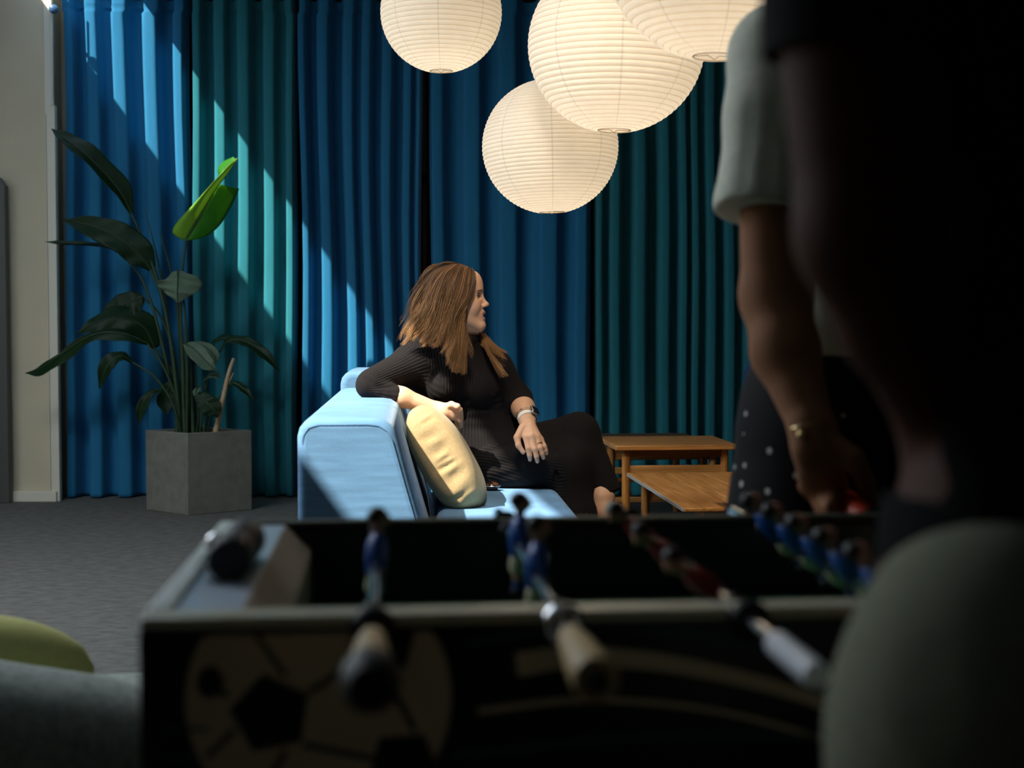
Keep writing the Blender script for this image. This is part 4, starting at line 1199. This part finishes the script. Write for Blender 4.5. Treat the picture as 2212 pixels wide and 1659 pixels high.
# ------------------------------------------------------------------ jewellery and watch
M_silver = mat('silver', (.75, .74, .72), .25, 1); M_gold = mat('gold', (.85, .62, .30), .25, 1)
M_band = mat('watch_band', lin((244, 243, 238)), .5); M_screen = mat('watch_glass', (.01, .01, .012), .08)
def hoop(c, ax, rx, ry, tr, w=1.0, up=V(0, 0, 1)):
    ax = Vector(ax).normalized(); s = ax.cross(up).normalized(); q = ax.cross(s)
    pts = [Vector(c) + s * rx * math.cos(t) + q * ry * math.sin(t) for t in np.linspace(0, 2 * math.pi, 41)]
    return pts, s, q, ax
ax = (W(1141, 912, 4.945) - W(1130, 884, 5.015)).normalized()
wc = W(1139.5, 904, 4.965)
pts, s_, q_, _ = hoop(wc, ax, .0340, .0305, 0)
rows = []
for p in pts:
    o = (p - wc).normalized()
    rows.append([p - ax * .009 - o * .001, p - ax * .0085 + o * .0012, p + ax * .0085 + o * .0012, p + ax * .009 - o * .001])
watch = MB().grid(rows).build('watch', M_band, woman, fixn=False)
watch['label'] = 'wristwatch with a pale band and dark square face'
wd = V(.62, -.70, .30); wd = (wd - ax * wd.dot(ax)).normalized()
ws = ax.cross(wd).normalized()
cc = wc + wd * .0340
MB().prism([(-.019, -.016), (.019, -.016), (.019, .016), (-.019, .016)], ax, ws, wd, .0105, cc).build('case', M_silver, watch, bevel=.004, bseg=4)
MB().prism([(-.0165, -.0135), (.0165, -.0135), (.0165, .0135), (-.0165, .0135)], ax, ws, wd, .0012, cc + wd * .0104).build('screen', M_screen, watch, bevel=.0008)
bc = W(1136, 896, 4.985)
pts, *_ = hoop(bc, ax, .0335, .0290, 0)
MB().tube(pts, [.0019 + .0007 * math.sin(i * 1.7) for i in range(len(pts))], 8, cap=False).build('bracelet', M_silver, woman)['label'] = 'thin silver bracelet above the watch'
pts, *_ = hoop(W(1137, 898.5, 4.978), ax, .0335, .0290, 0)
MB().tube(pts, .0012, 8, cap=False).build('bracelet', M_gold, woman)['label'] = 'thin gold bracelet next to the watch band'
fa_ = (W(1167, 967, hb - .026) - W(*kn['r'])).normalized()
pts, *_ = hoop(W(1164.5, 958, hb - .021), fa_, .0112, .0112, 0)
MB().tube(pts, .0013, 8, cap=False).build('ring', M_gold, woman)
er = H(-.008, -.084, -.048)
MB().tube([er + V(.009 * math.sin(t), -.002, .009 * math.cos(t)) for t in np.linspace(.3, 6.0, 24)], .0013, 6).build('earring', M_silver, woman)
# ================================================================== TABLE FOOTBALL
M_cab = mat('cabinet_black', lin((17, 19, 24)), .35, spec=.5)
M_cabi = mat('cabinet_inner', lin((12, 13, 15)), .6)
M_rail = mat('top_rail', lin((224, 218, 190)), .28, spec=.6)
M_raile = mat('end_rail', lin((246, 250, 242)), .28, spec=.6)
M_ledge = mat('ledge_white', lin((200, 216, 232)), .28, spec=.5)
M_bank = mat('bank_beige', lin((176, 160, 140)), .6)
M_field = mat('field_green', lin((40, 120, 84)), .5, noise=.1, nscale=30)
M_chrome = mat('chrome', (.78, .79, .80), .14, 1)
M_rubber = mat('rubber_black', lin((16, 16, 17)), .55)
M_grip = mat('grip_wood', lin((196, 168, 120)), .5, noise=.12, nscale=20)
M_orange = mat('grip_orange', lin((214, 62, 26)), .5)
M_ball = mat('print_cream', lin((232, 208, 170)), .45); M_ink = mat('print_black', lin((12, 12, 14)), .45); M_print = mat('print_blue', lin((44, 66, 78)), .45)
FZ = .79; FYAW = math.radians(5.0)
fo = at(300, 1340, 1.248)
foos = thing('foosball_table', 'black table football table with a football printed on its side, out of focus in front', 'table', (fo.x, fo.y, 0), FYAW)
FL, FWD, RZ = 1.62, .636, .778
ZB = .50
def B_(lo, hi): return MB().box(lo, hi)
bd = MB().box((0, 0, ZB), (FL, .036, FZ - .012)).box((0, FWD - .036, ZB), (FL, FWD, FZ - .012)).box((0, .036, ZB), (.020, FWD - .036, FZ - .012)).box((FL - .02, .036, ZB), (FL, FWD - .036, FZ - .012)).box((.02, .036, ZB), (FL - .02, FWD - .036, ZB + .02))
bd.build('cabinet', M_cab, foos, world=False, smooth=False)
MB().box((0, 0, FZ - .012), (FL, .036, FZ)).build('top_rail', M_rail, foos, bevel=.004, world=False)
MB().box((0, FWD - .026, FZ - .012), (FL, FWD, FZ)).build('top_rail', mat('far_rail', lin((70, 72, 56)), .5), foos, bevel=.004, world=False)
for (a, b) in ((0, .022), (FL - .022, FL)):
    MB().box((a, .036, FZ - .012), (b, FWD - .026, FZ + .002)).build('end_rail', M_raile, foos, bevel=.004, world=False)
for (a, b) in ((.022, .086), (FL - .086, FL - .022)):
    MB().box((a, .036, FZ - .02), (b, FWD - .026, FZ - .004)).build('end_ledge', M_ledge, foos, bevel=.002, world=False)
for sgn, s0 in ((1, .086), (-1, FL - .086)):
    MB().prism([(s0, FZ - .004), (s0 + sgn * .034, FZ - .036), (s0 + sgn * .034, FZ - .105), (s0, FZ - .105)], V(1, 0, 0), V(0, 0, 1), V(0, 1, 0), FWD - .072, V(0, .036, 0)).build('end_bank', M_bank, foos, world=False, smooth=False)
MB().box((.02, .036, FZ - .125), (FL - .02, FWD - .036, FZ - .106)).build('playing_field', M_field, foos, world=False, smooth=False)
for x in (.10, FL - .10):
    for y in (.09, FWD - .09):
        MB().box((x - .045, y - .045, .03), (x + .045, y + .045, ZB)).build('leg', M_cab, foos, bevel=.006, world=False)
        MB().lathe([(.03, 0), (.034, .008), (.03, .03)], V(x, y, 0), V(0, 0, 1), 16).build('foot', M_rubber, foos, world=False)
# black counter with chrome posts on the left end ledge
sc = MB().lathe([(.001, 0), (.019, 0), (.023, .005), (.023, .06), (.020, .066), (.020, .082), (.023, .088), (.023, .15), (.019, .156), (.001, .156)], V(.056, .195, FZ + .018), V(.02, 1, .0), 24).box((.045, .22, FZ - .004), (.067, .33, FZ + .01))
sco = sc.build('scorer', M_rubber, foos, world=False)
MB().tube([(.030, .20, FZ + .010), (.031, .42, FZ + .010)], .007, 12).ball((.032, .30, FZ + .020), .012, 14, 8).build('chrome_post', M_chrome, sco, world=False)
# printed side panel
yp = -.0012
pr = MB()
pr.mat(0).add([V(.004, yp, ZB + .004), V(FL - .004, yp, ZB + .004), V(FL - .004, yp, FZ - .014), V(.004, yp, FZ - .014)], [(0, 1, 2, 3)])
def clampz(p): return V(min(max(p.x, .006), FL - .006), p.y, min(max(p.z, ZB + .006), FZ - .016))
def flat(poly, mi, dy=.0004): pr.mat(mi).add([clampz(V(x, yp - dy, z)) for x, z in poly], [tuple(range(len(poly)))])
bc_, br = (.158, .714), .118
flat([(bc_[0] + br * math.cos(t), bc_[1] + br * math.sin(t)) for t in np.linspace(0, 2 * math.pi, 65)[:-1]], 1)
def pent(cx, cz, r, rot, n=5, sx=1.0): flat([(cx + sx * r * math.cos(rot + 2 * math.pi * k / n), cz + r * math.sin(rot + 2 * math.pi * k / n)) for k in range(n)], 2, .0008)
pent(bc_[0] - .043, bc_[1] - .012, .037, 1.75); pent(bc_[0] + .058, bc_[1] + .050, .030, .4); pent(bc_[0] - .096, bc_[1] + .018, .016, .2, 6, .8); pent(bc_[0] + .075, bc_[1] - .062, .034, 1.0); pent(bc_[0] - .07, bc_[1] - .095, .02, .6)
def seg_(a, b, w, mi, dy=.0007):
    a = np.array(a); b = np.array(b); d = b - a; d /= np.linalg.norm(d); s = np.array([-d[1], d[0]]) * w
    flat([tuple(a + s), tuple(b + s), tuple(b - s), tuple(a - s)], mi, dy)
cx, cz = bc_
for a, b in (((-.03, .022), (-.055, .07)), ((-.01, .006), (.035, .035)), ((-.015, -.04), (.05, -.055)), ((-.075, -.025), (-.10, -.05)), ((-.08, .005), (-.09, .012)), ((.06, .02), (.085, -.03)), ((-.055, .07), (.03, .10)), ((-.03, -.045), (-.05, -.08))):
    seg_((cx + a[0], cz + a[1]), (cx + b[0], cz + b[1]), .0028, 2)
def arc(pts, w0, w1, mi, dy=.0005):
    P = spline(pts, 40)
    for i in range(39):
        t = i / 39; w = w0 + (w1 - w0) * t
        d = P[i + 1] - P[i]; d /= np.linalg.norm(d); s = np.array([-d[1], d[0]]) * w
        flat([tuple(P[i] + s), tuple(P[i + 1] + s), tuple(P[i + 1] - s), tuple(P[i] - s)], mi, dy)
arc([(.335, .742), (.40, .748), (.50, .735), (.62, .70), (.74, .64)], .011, .004, 1)
arc([(.29, .762), (.40, .776), (.52, .762), (.66, .715), (.80, .64)], .003, .003, 3)
arc([(.30, .70), (.40, .708), (.52, .695), (.66, .655)], .003, .002, 1)
arc([(.28, .66), (.45, .672), (.65, .665), (.9, .62)], .004, .004, 3)
seg_((.02, .690), (.06, .690), .002, 3); seg_((.02, .664), (.05, .664), .002, 3)
arc([(1.56, .66), (1.45, .70), (1.30, .72), (1.1, .70)], .008, .003, 1)
pr.build('printed_panel', [M_cab, M_ball, M_ink, M_print], foos, world=False, smooth=False, weld=False, fixn=False)

# rods, handles, players
M_tb = mat('player_blue', lin((20, 84, 170)), .4); M_tr = mat('player_red', lin((150, 24, 28)), .4); M_tw = mat('player_cream', lin((216, 214, 176)), .4)
M_ps = mat('player_skin', lin((196, 140, 116)), .5); M_ph = mat('player_hair', lin((30, 24, 22)), .5); M_pk = mat('player_sock', lin((36, 70, 130)), .5)
def player(parent, s, t, tilt, team, face=1):
    """plastic figure threaded on the rod; tilt turns it about the rod"""
    T = Matrix.Translation((s, t, RZ)) @ Matrix.Rotation(-tilt, 4, 'Y') @ Matrix.Scale(1, 4)
    mb = MB()
    def loft(rows, mi):
        mb.mat(mi); R = []
        for z, rx, ry, ox in rows:
            R.append([T @ V(face * (ox + rx * math.cos(q)), ry * math.sin(q), z) for q in np.linspace(0, 2 * math.pi, 17)[:-1]])
        mb.grid(R, closed=True); mb.add([R[0][k] for k in range(16)], [tuple(range(16))]); mb.add([R[-1][k] for k in range(16)], [tuple(range(15, -1, -1))])
    a, b = (0, 1) if team == 'blue' else (1, 0)
    loft([(-.012, .0085, .013, 0), (.0, .0115, .016, 0), (.012, .013, .019, 0), (.026, .012, .021, 0), (.034, .009, .017, 0), (.039, .006, .008, 0)], 0)   # shirt
    for w in (-1, 1):
        mb.mat(0); mb.tube([T @ V(0, w * .020, .030), T @ V(face * .002, w * .024, .016), T @ V(face * .006, w * .022, .004)], [.0068, .006, .005], 8)
        mb.mat(2); mb.ball(T @ V(face * .007, w * .022, 0), .005, 8, 6)
    loft([(-.030, .0095, .0155, .001), (-.022, .011, .016, .0), (-.011, .0095, .014, 0)], 1)   # shorts
    loft([(-.040, .0065, .012, .002), (-.030, .0075, .0125, .001)], 2)
    loft([(-.052, .008, .0125, .004), (-.046, .008, .012, .003), (-.039, .0065, .012, .002)], 4)
    mb.mat(3); loft([(-.057, .013, .013, .006), (-.051, .012, .013, .005)], 3)
    mb.mat(2); mb.tube([T @ V(0, 0, .036), T @ V(0, 0, .044)], .006, 10)
    mb.ball(T @ V(face * .001, 0, .054), .0118, 14, 9)
    mb.mat(3); mb.ball(T @ V(-face * .0022, 0, .0575), (.0115, .0118, .0108), 14, 9)
    mb.mat(2); mb.ball(T @ V(face * .0125, 0, .053), .0026, 6, 5)
    cols_ = [M_tb, M_tw, M_ps, M_ph, M_pk] if team == 'blue' else [M_tr, M_tw, M_ps, M_ph, M_tr]
    return mb.build('player', cols_, parent, world=False)
M_pale = mat('grip_pale', lin((170, 180, 160)), .5)
def rod(i, team, ts, tilt, near, style=0, face=1):
    s = .206 + .172 * i
    y0 = -.045 if near == 'handle' else -.195
    y1 = FWD + .045 if near != 'handle' else FWD + .12
    r = MB().tube([(s, y0, RZ), (s, y1, RZ)], .0078, 14).build('rod', M_chrome, foos, world=False)
    for y in (-.006, FWD + .006):
        d = -1 if y < 0 else 1
        MB().lathe([(.0085, 0), (.020, 0), (.019, .006), (.012, .012), (.0085, .012)], V(s, y - d * .006, RZ), V(0, d, 0), 18).build('bearing', M_chrome if (style == 1 and d < 0) else M_rubber, r, world=False)
    for y in (.048, FWD - .048 - .014):
        MB().lathe([(.008, 0), (.0125, 0), (.0125, .014), (.008, .014)], V(s, y, RZ), V(0, 1, 0), 16).build('bumper', M_rubber, r, world=False)
    if near == 'handle':
        if style == 0:
            MB().lathe([(.008, 0), (.012, .006), (.0155, .05), (.018, .10), (.0185, .12)], V(s, -.045, RZ), V(0, -1, 0), 20).build('handle', M_grip, r, world=False)
            MB().lathe([(.001, .17), (.016, .17), (.0225, .16), (.024, .14), (.021, .12), (.001, .118)], V(s, -.045, RZ), V(0, -1, 0), 20).build('end_knob', M_rubber, r, world=False)
        else:
            MB().lathe([(.008, 0), (.011, .004), (.0145, .04), (.0175, .10), (.019, .15), (.018, .156), (.001, .157)], V(s, -.050, RZ), V(0, -1, 0), 20).build('handle', M_grip, r, world=False)
            MB().lathe([(.001, .165), (.0085, .165), (.0095, .155)], V(s, -.050, RZ), V(0, -1, 0), 16).build('end_cap', M_rubber, r, world=False)
    else:
        MB().lathe([(.001, -.012), (.010, -.012), (.0115, .0), (.0115, .10), (.001, .10)], V(s, y0, RZ), V(0, 1, 0), 18).build('rod_end', mat('rod_glare_white', lin((226, 230, 236)), .3), r, world=False)  # bare chrome rod end, its window reflection put in as white colour
        MB().lathe([(.008, 0), (.016, .008), (.020, .05), (.026, .085), (.027, .12), (.024, .135), (.001, .137)] if i == 4 else [(.008, 0), (.011, .01), (.014, .09), (.013, .11), (.001, .112)], V(s, FWD + .040, RZ), V(0, 1, 0), 20).build('handle', M_orange if i == 4 else M_pale, r, world=False)
    for t in ts: player(r, s, t, tilt, team, face)
    return r
D2 = math.radians
rod(0, 'blue', [.318], D2(-4), 'handle', 0)
rod(1, 'blue', [.235, .445], D2(-3), 'handle', 1)
rod(2, 'red', [.135, .318, .50], D2(52), 'plain', 0, -1)
rod(3, 'blue', [.11, .214, .318, .422, .526], D2(38), 'handle', 0)
rod(4, 'red', [.11, .214, .318, .422, .526], D2(8), 'plain', 0, -1)
rod(5, 'blue', [.135, .318, .50], D2(-12), 'handle', 1)
rod(6, 'red', [.205, .43], D2(5), 'plain', 0, -1)
rod(7, 'red', [.318], D2(0), 'plain', 0, -1)

# ================================================================== STANDING PERSON IN THE GREY T-SHIRT
M_skin2 = skin_mat('skin_tanned')
M_skin2.node_tree.nodes['Principled BSDF'].inputs['Specular IOR Level'].default_value = .12
M_skin2.node_tree.nodes['Principled BSDF'].inputs['Roughness'].default_value = .7
M_tee = mat('tee_grey', lin((222, 222, 204)), .9, spec=.1, noise=.07, nscale=60, bump=.35, bscale=420, sheen=.1)
def dots_mat():
    m = mat('dotted_black', lin((10, 10, 13)), .8, spec=.2)
    nt = m.node_tree; N = nt.nodes; L = nt.links; b = N['Principled BSDF']
    tc = N.new('ShaderNodeTexCoord'); vo = N.new('ShaderNodeTexVoronoi'); vo.inputs['Scale'].default_value = 31; vo.inputs['Randomness'].default_value = .55
    L.new(tc.outputs['Object'], vo.inputs['Vector'])
    lt = N.new('ShaderNodeMath'); lt.operation = 'LESS_THAN'; lt.inputs[1].default_value = .16; L.new(vo.outputs['Distance'], lt.inputs[0])
    mx = N.new('ShaderNodeMix'); mx.data_type = 'RGBA'; L.new(lt.outputs[0], mx.inputs[0]); mx.inputs[6].default_value = (*lin((10, 10, 13)), 1); mx.inputs[7].default_value = (*lin((200, 200, 190)), 1)
    L.new(mx.outputs[2], b.inputs['Base Color'])
    return m
M_dots = dots_mat()
p2 = thing('person', 'person in grey T-shirt and black dotted skirt reaching for the orange handle', 'person', (.56, 2.32, 0))
rodx = Matrix.Translation((fo.x, fo.y, 0)) @ Matrix.Rotation(FYAW, 4, 'Z')
grip = rodx @ V(.206 + .172 * 4, FWD + .12, RZ)
gax = (rodx.to_3x3() @ V(0, 1, 0)).normalized(); gs = (rodx.to_3x3() @ V(1, 0, 0)).normalized()
sh, el, wr = W(1672, 150, 2.22), W(1676, 640, 2.16), W(1757, 932, 2.045)
def P2(x, y, z): return V(.56 + x, 2.32 + y, z)
arm2 = [cone(sh, el, .058, .052, .03), cone(el, W(1697, 760, 2.115), .052, .049, .02), cone(W(1697, 760, 2.115), wr, .049, .031, .02, n=V(0, 1, .4), f=.85)]
kb = W(1776, 1042, grip.y - .005)
hand2 = [cone(wr, W(1765, 985, 2.035), .031, .028, .02, n=V(0, 1, .3), f=.75)]
for i, (kx, ky, dy) in enumerate(((1814, 1052, -.028), (1790, 1060, -.008), (1765, 1060, .012), (1741, 1050, .030))):
    r = (.0125, .0128, .0122, .0108)[i]
    k0 = W(kx, ky, grip.y + dy * .5 + .012)
    hand2.append(cone(W(1760 + (kx - 1775) * .55, 968, 2.035), k0, .018, r, .016))
    g0 = grip + gax * dy
    hand2 += finger([k0, g0 - gs * .036 + V(0, 0, .008), g0 - gs * .026 + V(0, 0, -.028), g0 + gs * .006 + V(0, 0, -.036)], [r, r * .92, r * .82, r * .72], .005)
hand2 += finger([W(1800, 962, 2.03), W(1842, 990, 2.02), W(1871, 1042, grip.y - .02), W(1888, 1096, grip.y - .012)], [.019, .0160, .0135, .0105], .008)
tors2 = [ell(P2(.02, .03, 1.33), (.175, .115, .20), .03), ell(P2(.02, .02, 1.10), (.155, .11, .16), .06), cone(P2(-.11, .0, 1.475), P2(.16, .02, 1.475), .064, .062, .07)]
hips2 = [ell(P2(.0, .02, .93), (.175, .135, .16), .05), cone(P2(-.04, .02, .84), P2(-.07, .03, .36), .150, .185, .05), cone(P2(.06, .02, .84), P2(.09, .03, .36), .150, .185, .05)]
def P2h(x, y, z): return P2(x, y, z + .045)
hd2 = [ell(P2h(.02, -.04, 1.66), (.075, .095, .112), .0), ell(P2h(.02, -.085, 1.61), (.055, .055, .07), .03), cone(P2h(.02, .0, 1.58), P2h(.02, .02, 1.46), .055, .06, .03), ell(P2h(.02, -.145, 1.625), (.012, .018, .022), .012)]
for s in (-1, 1): hd2 += [ell(P2h(.02 + s * .076, -.03, 1.65), (.009, .018, .030), .006), ell(P2h(.02 + s * .031, -.128, 1.655), (.013, .010, .009), .008, op=-1)]
hd2 += [ell(P2h(.02, -.132, 1.580), (.022, .010, .007), .006)]
armF = [cone(P2(.19, .02, 1.46), P2(.29, -.03, 1.16), .055, .046, .03), cone(P2(.29, -.03, 1.16), P2(.30, -.20, .98), .045, .029, .02), cone(P2(.30, -.20, .98), P2(.30, -.27, .93), .030, .026, .02)]
for i in range(4): armF += finger([P2(.275 + .02 * i, -.27, .925), P2(.272 + .021 * i, -.315, .90), P2(.273 + .021 * i, -.325, .868), P2(.274 + .02 * i, -.31, .846)], [.0115, .0105, .0092, .0078])
armF += finger([P2(.272, -.22, .95), P2(.25, -.26, .925), P2(.252, -.295, .895)], [.015, .0115, .009])
leg2 = []
for s in (-1, 1):
    leg2 += [cone(P2(s * .08, .03, .5), P2(s * .085, .05, .09), .055, .036, .02), cone(P2(s * .085, .06, .045), P2(s * .095, -.10, .028), .038, .028, .03)]
pos, quads = mesh_sdf(hd2 + shrink(tors2, .012) + shrink(hips2[:1], .015) + arm2 + hand2 + armF + leg2, .0042)
c = np.tile(np.array([.33, .150, .078]), (len(pos), 1))
c[(pos[:, 2] > 1.617) & (pos[:, 2] < 1.635) & (pos[:, 1] < 2.32 - .12)] = [.40, .15, .13]
np_obj('body', pos, quads, M_skin2, p2, colors=c)
hr2 = [ell(P2h(.02, -.015, 1.69), (.086, .100, .105), .0), ell(P2h(.02, .05, 1.58), (.088, .06, .16), .04), ell(P2h(.02, -.16, 1.60), (.062, .085, .092), .01, op=-1)]
pos, quads = mesh_sdf(hr2, .006); np_obj('hair', pos, quads, M_hair, p2, colors=np.tile(np.array([.05, .03, .02]), (len(pos), 1)))
shl = W(1672, 210, 2.22)
slv = [cone(P2(-.10, .0, 1.46), W(1685, 120, 2.24), .064, .066, .08), cone(W(1685, 120, 2.24), W(1672, 250, 2.215), .066, .072, .06), cone(W(1672, 250, 2.215), W(1652, 440, 2.185), .072, .076, .03), cone(W(1652, 440, 2.185), W(1649, 475, 2.18), .076, .074, .01)]
tee = [dict(p) for p in tors2] + [ell(P2(.0, .02, 1.04), (.160, .130, .10), .06)] + slv + [cone(P2(.18, .02, 1.46), P2(.27, -.01, 1.22), .068, .075, .04)]
fold2 = folds([(W(1625, 200, 2.15), W(1600, 440, 2.11), .018, .007), (W(1680, 180, 2.14), W(1655, 470, 2.10), .016, .009), (W(1720, 250, 2.15), W(1700, 480, 2.10), .016, .007), (W(1800, 600, 2.19), W(1860, 760, 2.19), .02, .006), (W(1850, 560, 2.19), W(1900, 700, 2.19), .02, .006)])
trim2 = planes([(W(1649, 462, 2.18), W(1649, 475, 2.18) - W(1668, 300, 2.21), .10), (P2(0, .02, .975), V(0, 0, -1), .35), (P2(.262, -.008, 1.235), V(.3, -.1, -1), .09)], fold2)
pos, quads = mesh_sdf(tee, .005, disp=trim2); np_obj('t_shirt', pos, quads, M_tee, p2)
pos, quads = mesh_sdf(hips2, .006, keep=lambda P: P[:, 2] > .42); np_obj('skirt', pos, quads, M_dots, p2)
for s in (-1, 1):
    mb = MB(); mb.ball(P2(s * .092, -.03, .03), (.048, .135, .030), 16, 10); mb.build('shoe', M_rubber, p2)
axw = (W(1765, 985, 2.035) - wr).normalized()
pts, *_ = hoop(W(1755, 925, 2.047), axw, .035, .030, 0)
br_ = MB().tube(pts, .0011, 8, cap=False).build('bracelet', M_gold, p2)
MB().ball(W(1731, 940, 2.015), (.007, .006, .008), 12, 8).build('bead', M_gold, br_)

# ================================================================== PERSON IN FRONT, seen from behind at the right edge
M_btee = mat('tee_black', lin((14, 14, 15)), .9, spec=.1, bump=.3, bscale=300)
M_trs = mat('trousers_olive', lin((130, 132, 113)), .9, spec=.1, noise=.08, nscale=80, bump=.3, bscale=300)
M_skin3 = skin_mat('skin_dark')
M_skin3.node_tree.nodes['Principled BSDF'].inputs['Specular IOR Level'].default_value = .12
M_skin3.node_tree.nodes['Principled BSDF'].inputs['Roughness'].default_value = .7
p3 = thing('person', 'person in a black T-shirt and olive grey trousers standing close by at the right edge', 'person', (.40, 1.02, 0))
q = lambda a, b, c_: W(a, b, c_)
s3, e3, w3 = q(1862, 40, 1.02), q(1880, 505, 1.0), q(2085, 1010, 1.085)
g4 = rodx @ V(.206 + .172 * 3, -.13, RZ)
arm3 = [cone(s3, e3, .060, .049, .03), cone(e3, q(1945, 680, 1.02), .049, .043, .02), cone(q(1945, 680, 1.02), w3, .043, .029, .02)]
arm3 += [cone(w3, g4 + V(-.01, .02, .07), .029, .028, .02)]
for i in range(4):
    gg = g4 + gax * (.030 - .020 * i)
    arm3 += finger([gg + V(-.005, 0, .05), gg + gs * .030 + V(0, 0, .026), gg + gs * .030 + V(0, 0, -.014), gg - gs * .004 + V(0, 0, -.031)], [.0125, .0115, .010, .0085], .006)
arm3 += finger([g4 + V(-.02, .0, .07), g4 - gs * .036 + V(0, 0, .03), g4 - gs * .032 + V(0, 0, -.012)], [.017, .0135, .0105], .006)
T3 = lambda x, y, z: V(.40 + x, 1.02 + y, z)
tors3 = [ell(q(2360, 150, 1.10), (.150, .105, .17), .03), ell(q(2290, 560, 1.09), (.125, .10, .18), .06), ell(q(2235, 980, 1.06), (.105, .098, .15), .06), ell(q(2205, 1250, 1.02), (.100, .10, .09), .05),
         cone(q(1880, 20, 1.03), q(2680, 0, 1.12), .062, .062, .05)]
slv3 = [cone(q(1880, 0, 1.03), q(1878, 120, 1.02), .076, .074, .03)]
hd3 = [ell(T3(-.02, .14, 1.50), (.078, .098, .112), .0), ell(T3(-.02, .19, 1.455), (.055, .055, .07), .03), cone(T3(-.02, .10, 1.42), T3(-.02, .04, 1.30), .056, .062, .03), ell(T3(-.02, .245, 1.475), (.012, .018, .02), .01)]
for s in (-1, 1): hd3.append(ell(T3(-.02 + s * .078, .13, 1.49), (.009, .018, .030), .006))
armF3 = [cone(q(2690, 0, 1.12), T3(.24, .06, 1.04), .058, .046, .03), cone(T3(.24, .06, 1.04), T3(.24, .16, .86), .045, .029, .02), cone(T3(.24, .16, .86), T3(.245, .20, .82), .030, .026, .02)]
for i in range(4): armF3 += finger([T3(.215 + .02 * i, .20, .815), T3(.213 + .021 * i, .235, .785), T3(.214 + .021 * i, .22, .75), T3(.216 + .02 * i, .195, .74)], [.0118, .0105, .0092, .0078])
armF3 += finger([T3(.215, .17, .84), T3(.19, .20, .81), T3(.195, .225, .775)], [.015, .012, .0092])
pos, quads = mesh_sdf(hd3 + shrink(tors3, .012) + arm3 + armF3 + [cone(q(2200, 1300, 1.02), T3(.0, -.04, .70), .09, .10, .05)], .0045)
np_obj('body', pos, quads, M_skin3, p3, colors=np.tile(np.array([.085, .036, .022]), (len(pos), 1)))
pos, quads = mesh_sdf([ell(T3(-.02, .12, 1.525), (.088, .105, .105), .0), ell(T3(-.02, .25, 1.45), (.065, .06, .085), .01, op=-1)], .007)
np_obj('hair', pos, quads, M_hair, p3, colors=np.tile(np.array([.03, .02, .015]), (len(pos), 1)))
zc = q(1878, 128, 1.02).z; zh = q(2000, 1345, 1.0).z
pos, quads = mesh_sdf(tors3 + slv3 + [cone(q(2690, 0, 1.12), T3(.25, .06, 1.13), .074, .072, .03)], .006,
                      keep=lambda P: ~((P[:, 2] < zc) & (P[:, 0] < .300) & (P[:, 1] < 1.10) & (P[:, 2] > .93)) & ~((P[:, 2] < 1.14) & (P[:, 0] > .40 + .165)) & (P[:, 2] > zh - .01))
np_obj('t_shirt', pos, quads, M_btee, p3)
tr3 = [ell(q(2205, 1560, .985), (.128, .115, .16), .0), cone(q(2130, 1640, .98), T3(-.10, .02, .44), .095, .078, .05), cone(T3(-.10, .02, .44), T3(-.12, -.02, .05), .078, .070, .03),
       cone(q(2330, 1640, 1.0), T3(.12, .03, .44), .095, .078, .05), cone(T3(.12, .03, .44), T3(.13, -.02, .05), .078, .070, .03)]
fold3 = folds([(q(1890, 1440, .9), q(2060, 1400, .88), .02, .008), (q(1900, 1520, .88), q(2080, 1600, .87), .02, .010), (q(1960, 1400, .9), q(1900, 1659, .88), .02, .006)])
pos, quads = mesh_sdf(tr3, .006, disp=fold3, keep=lambda P: P[:, 2] > .035); np_obj('trousers', pos, quads, M_trs, p3)
for s in (-1, 1):
    mb = MB(); mb.ball(T3(s * .125, .03, .035), (.05, .14, .035), 16, 10); mb.build('shoe', M_rubber, p3)
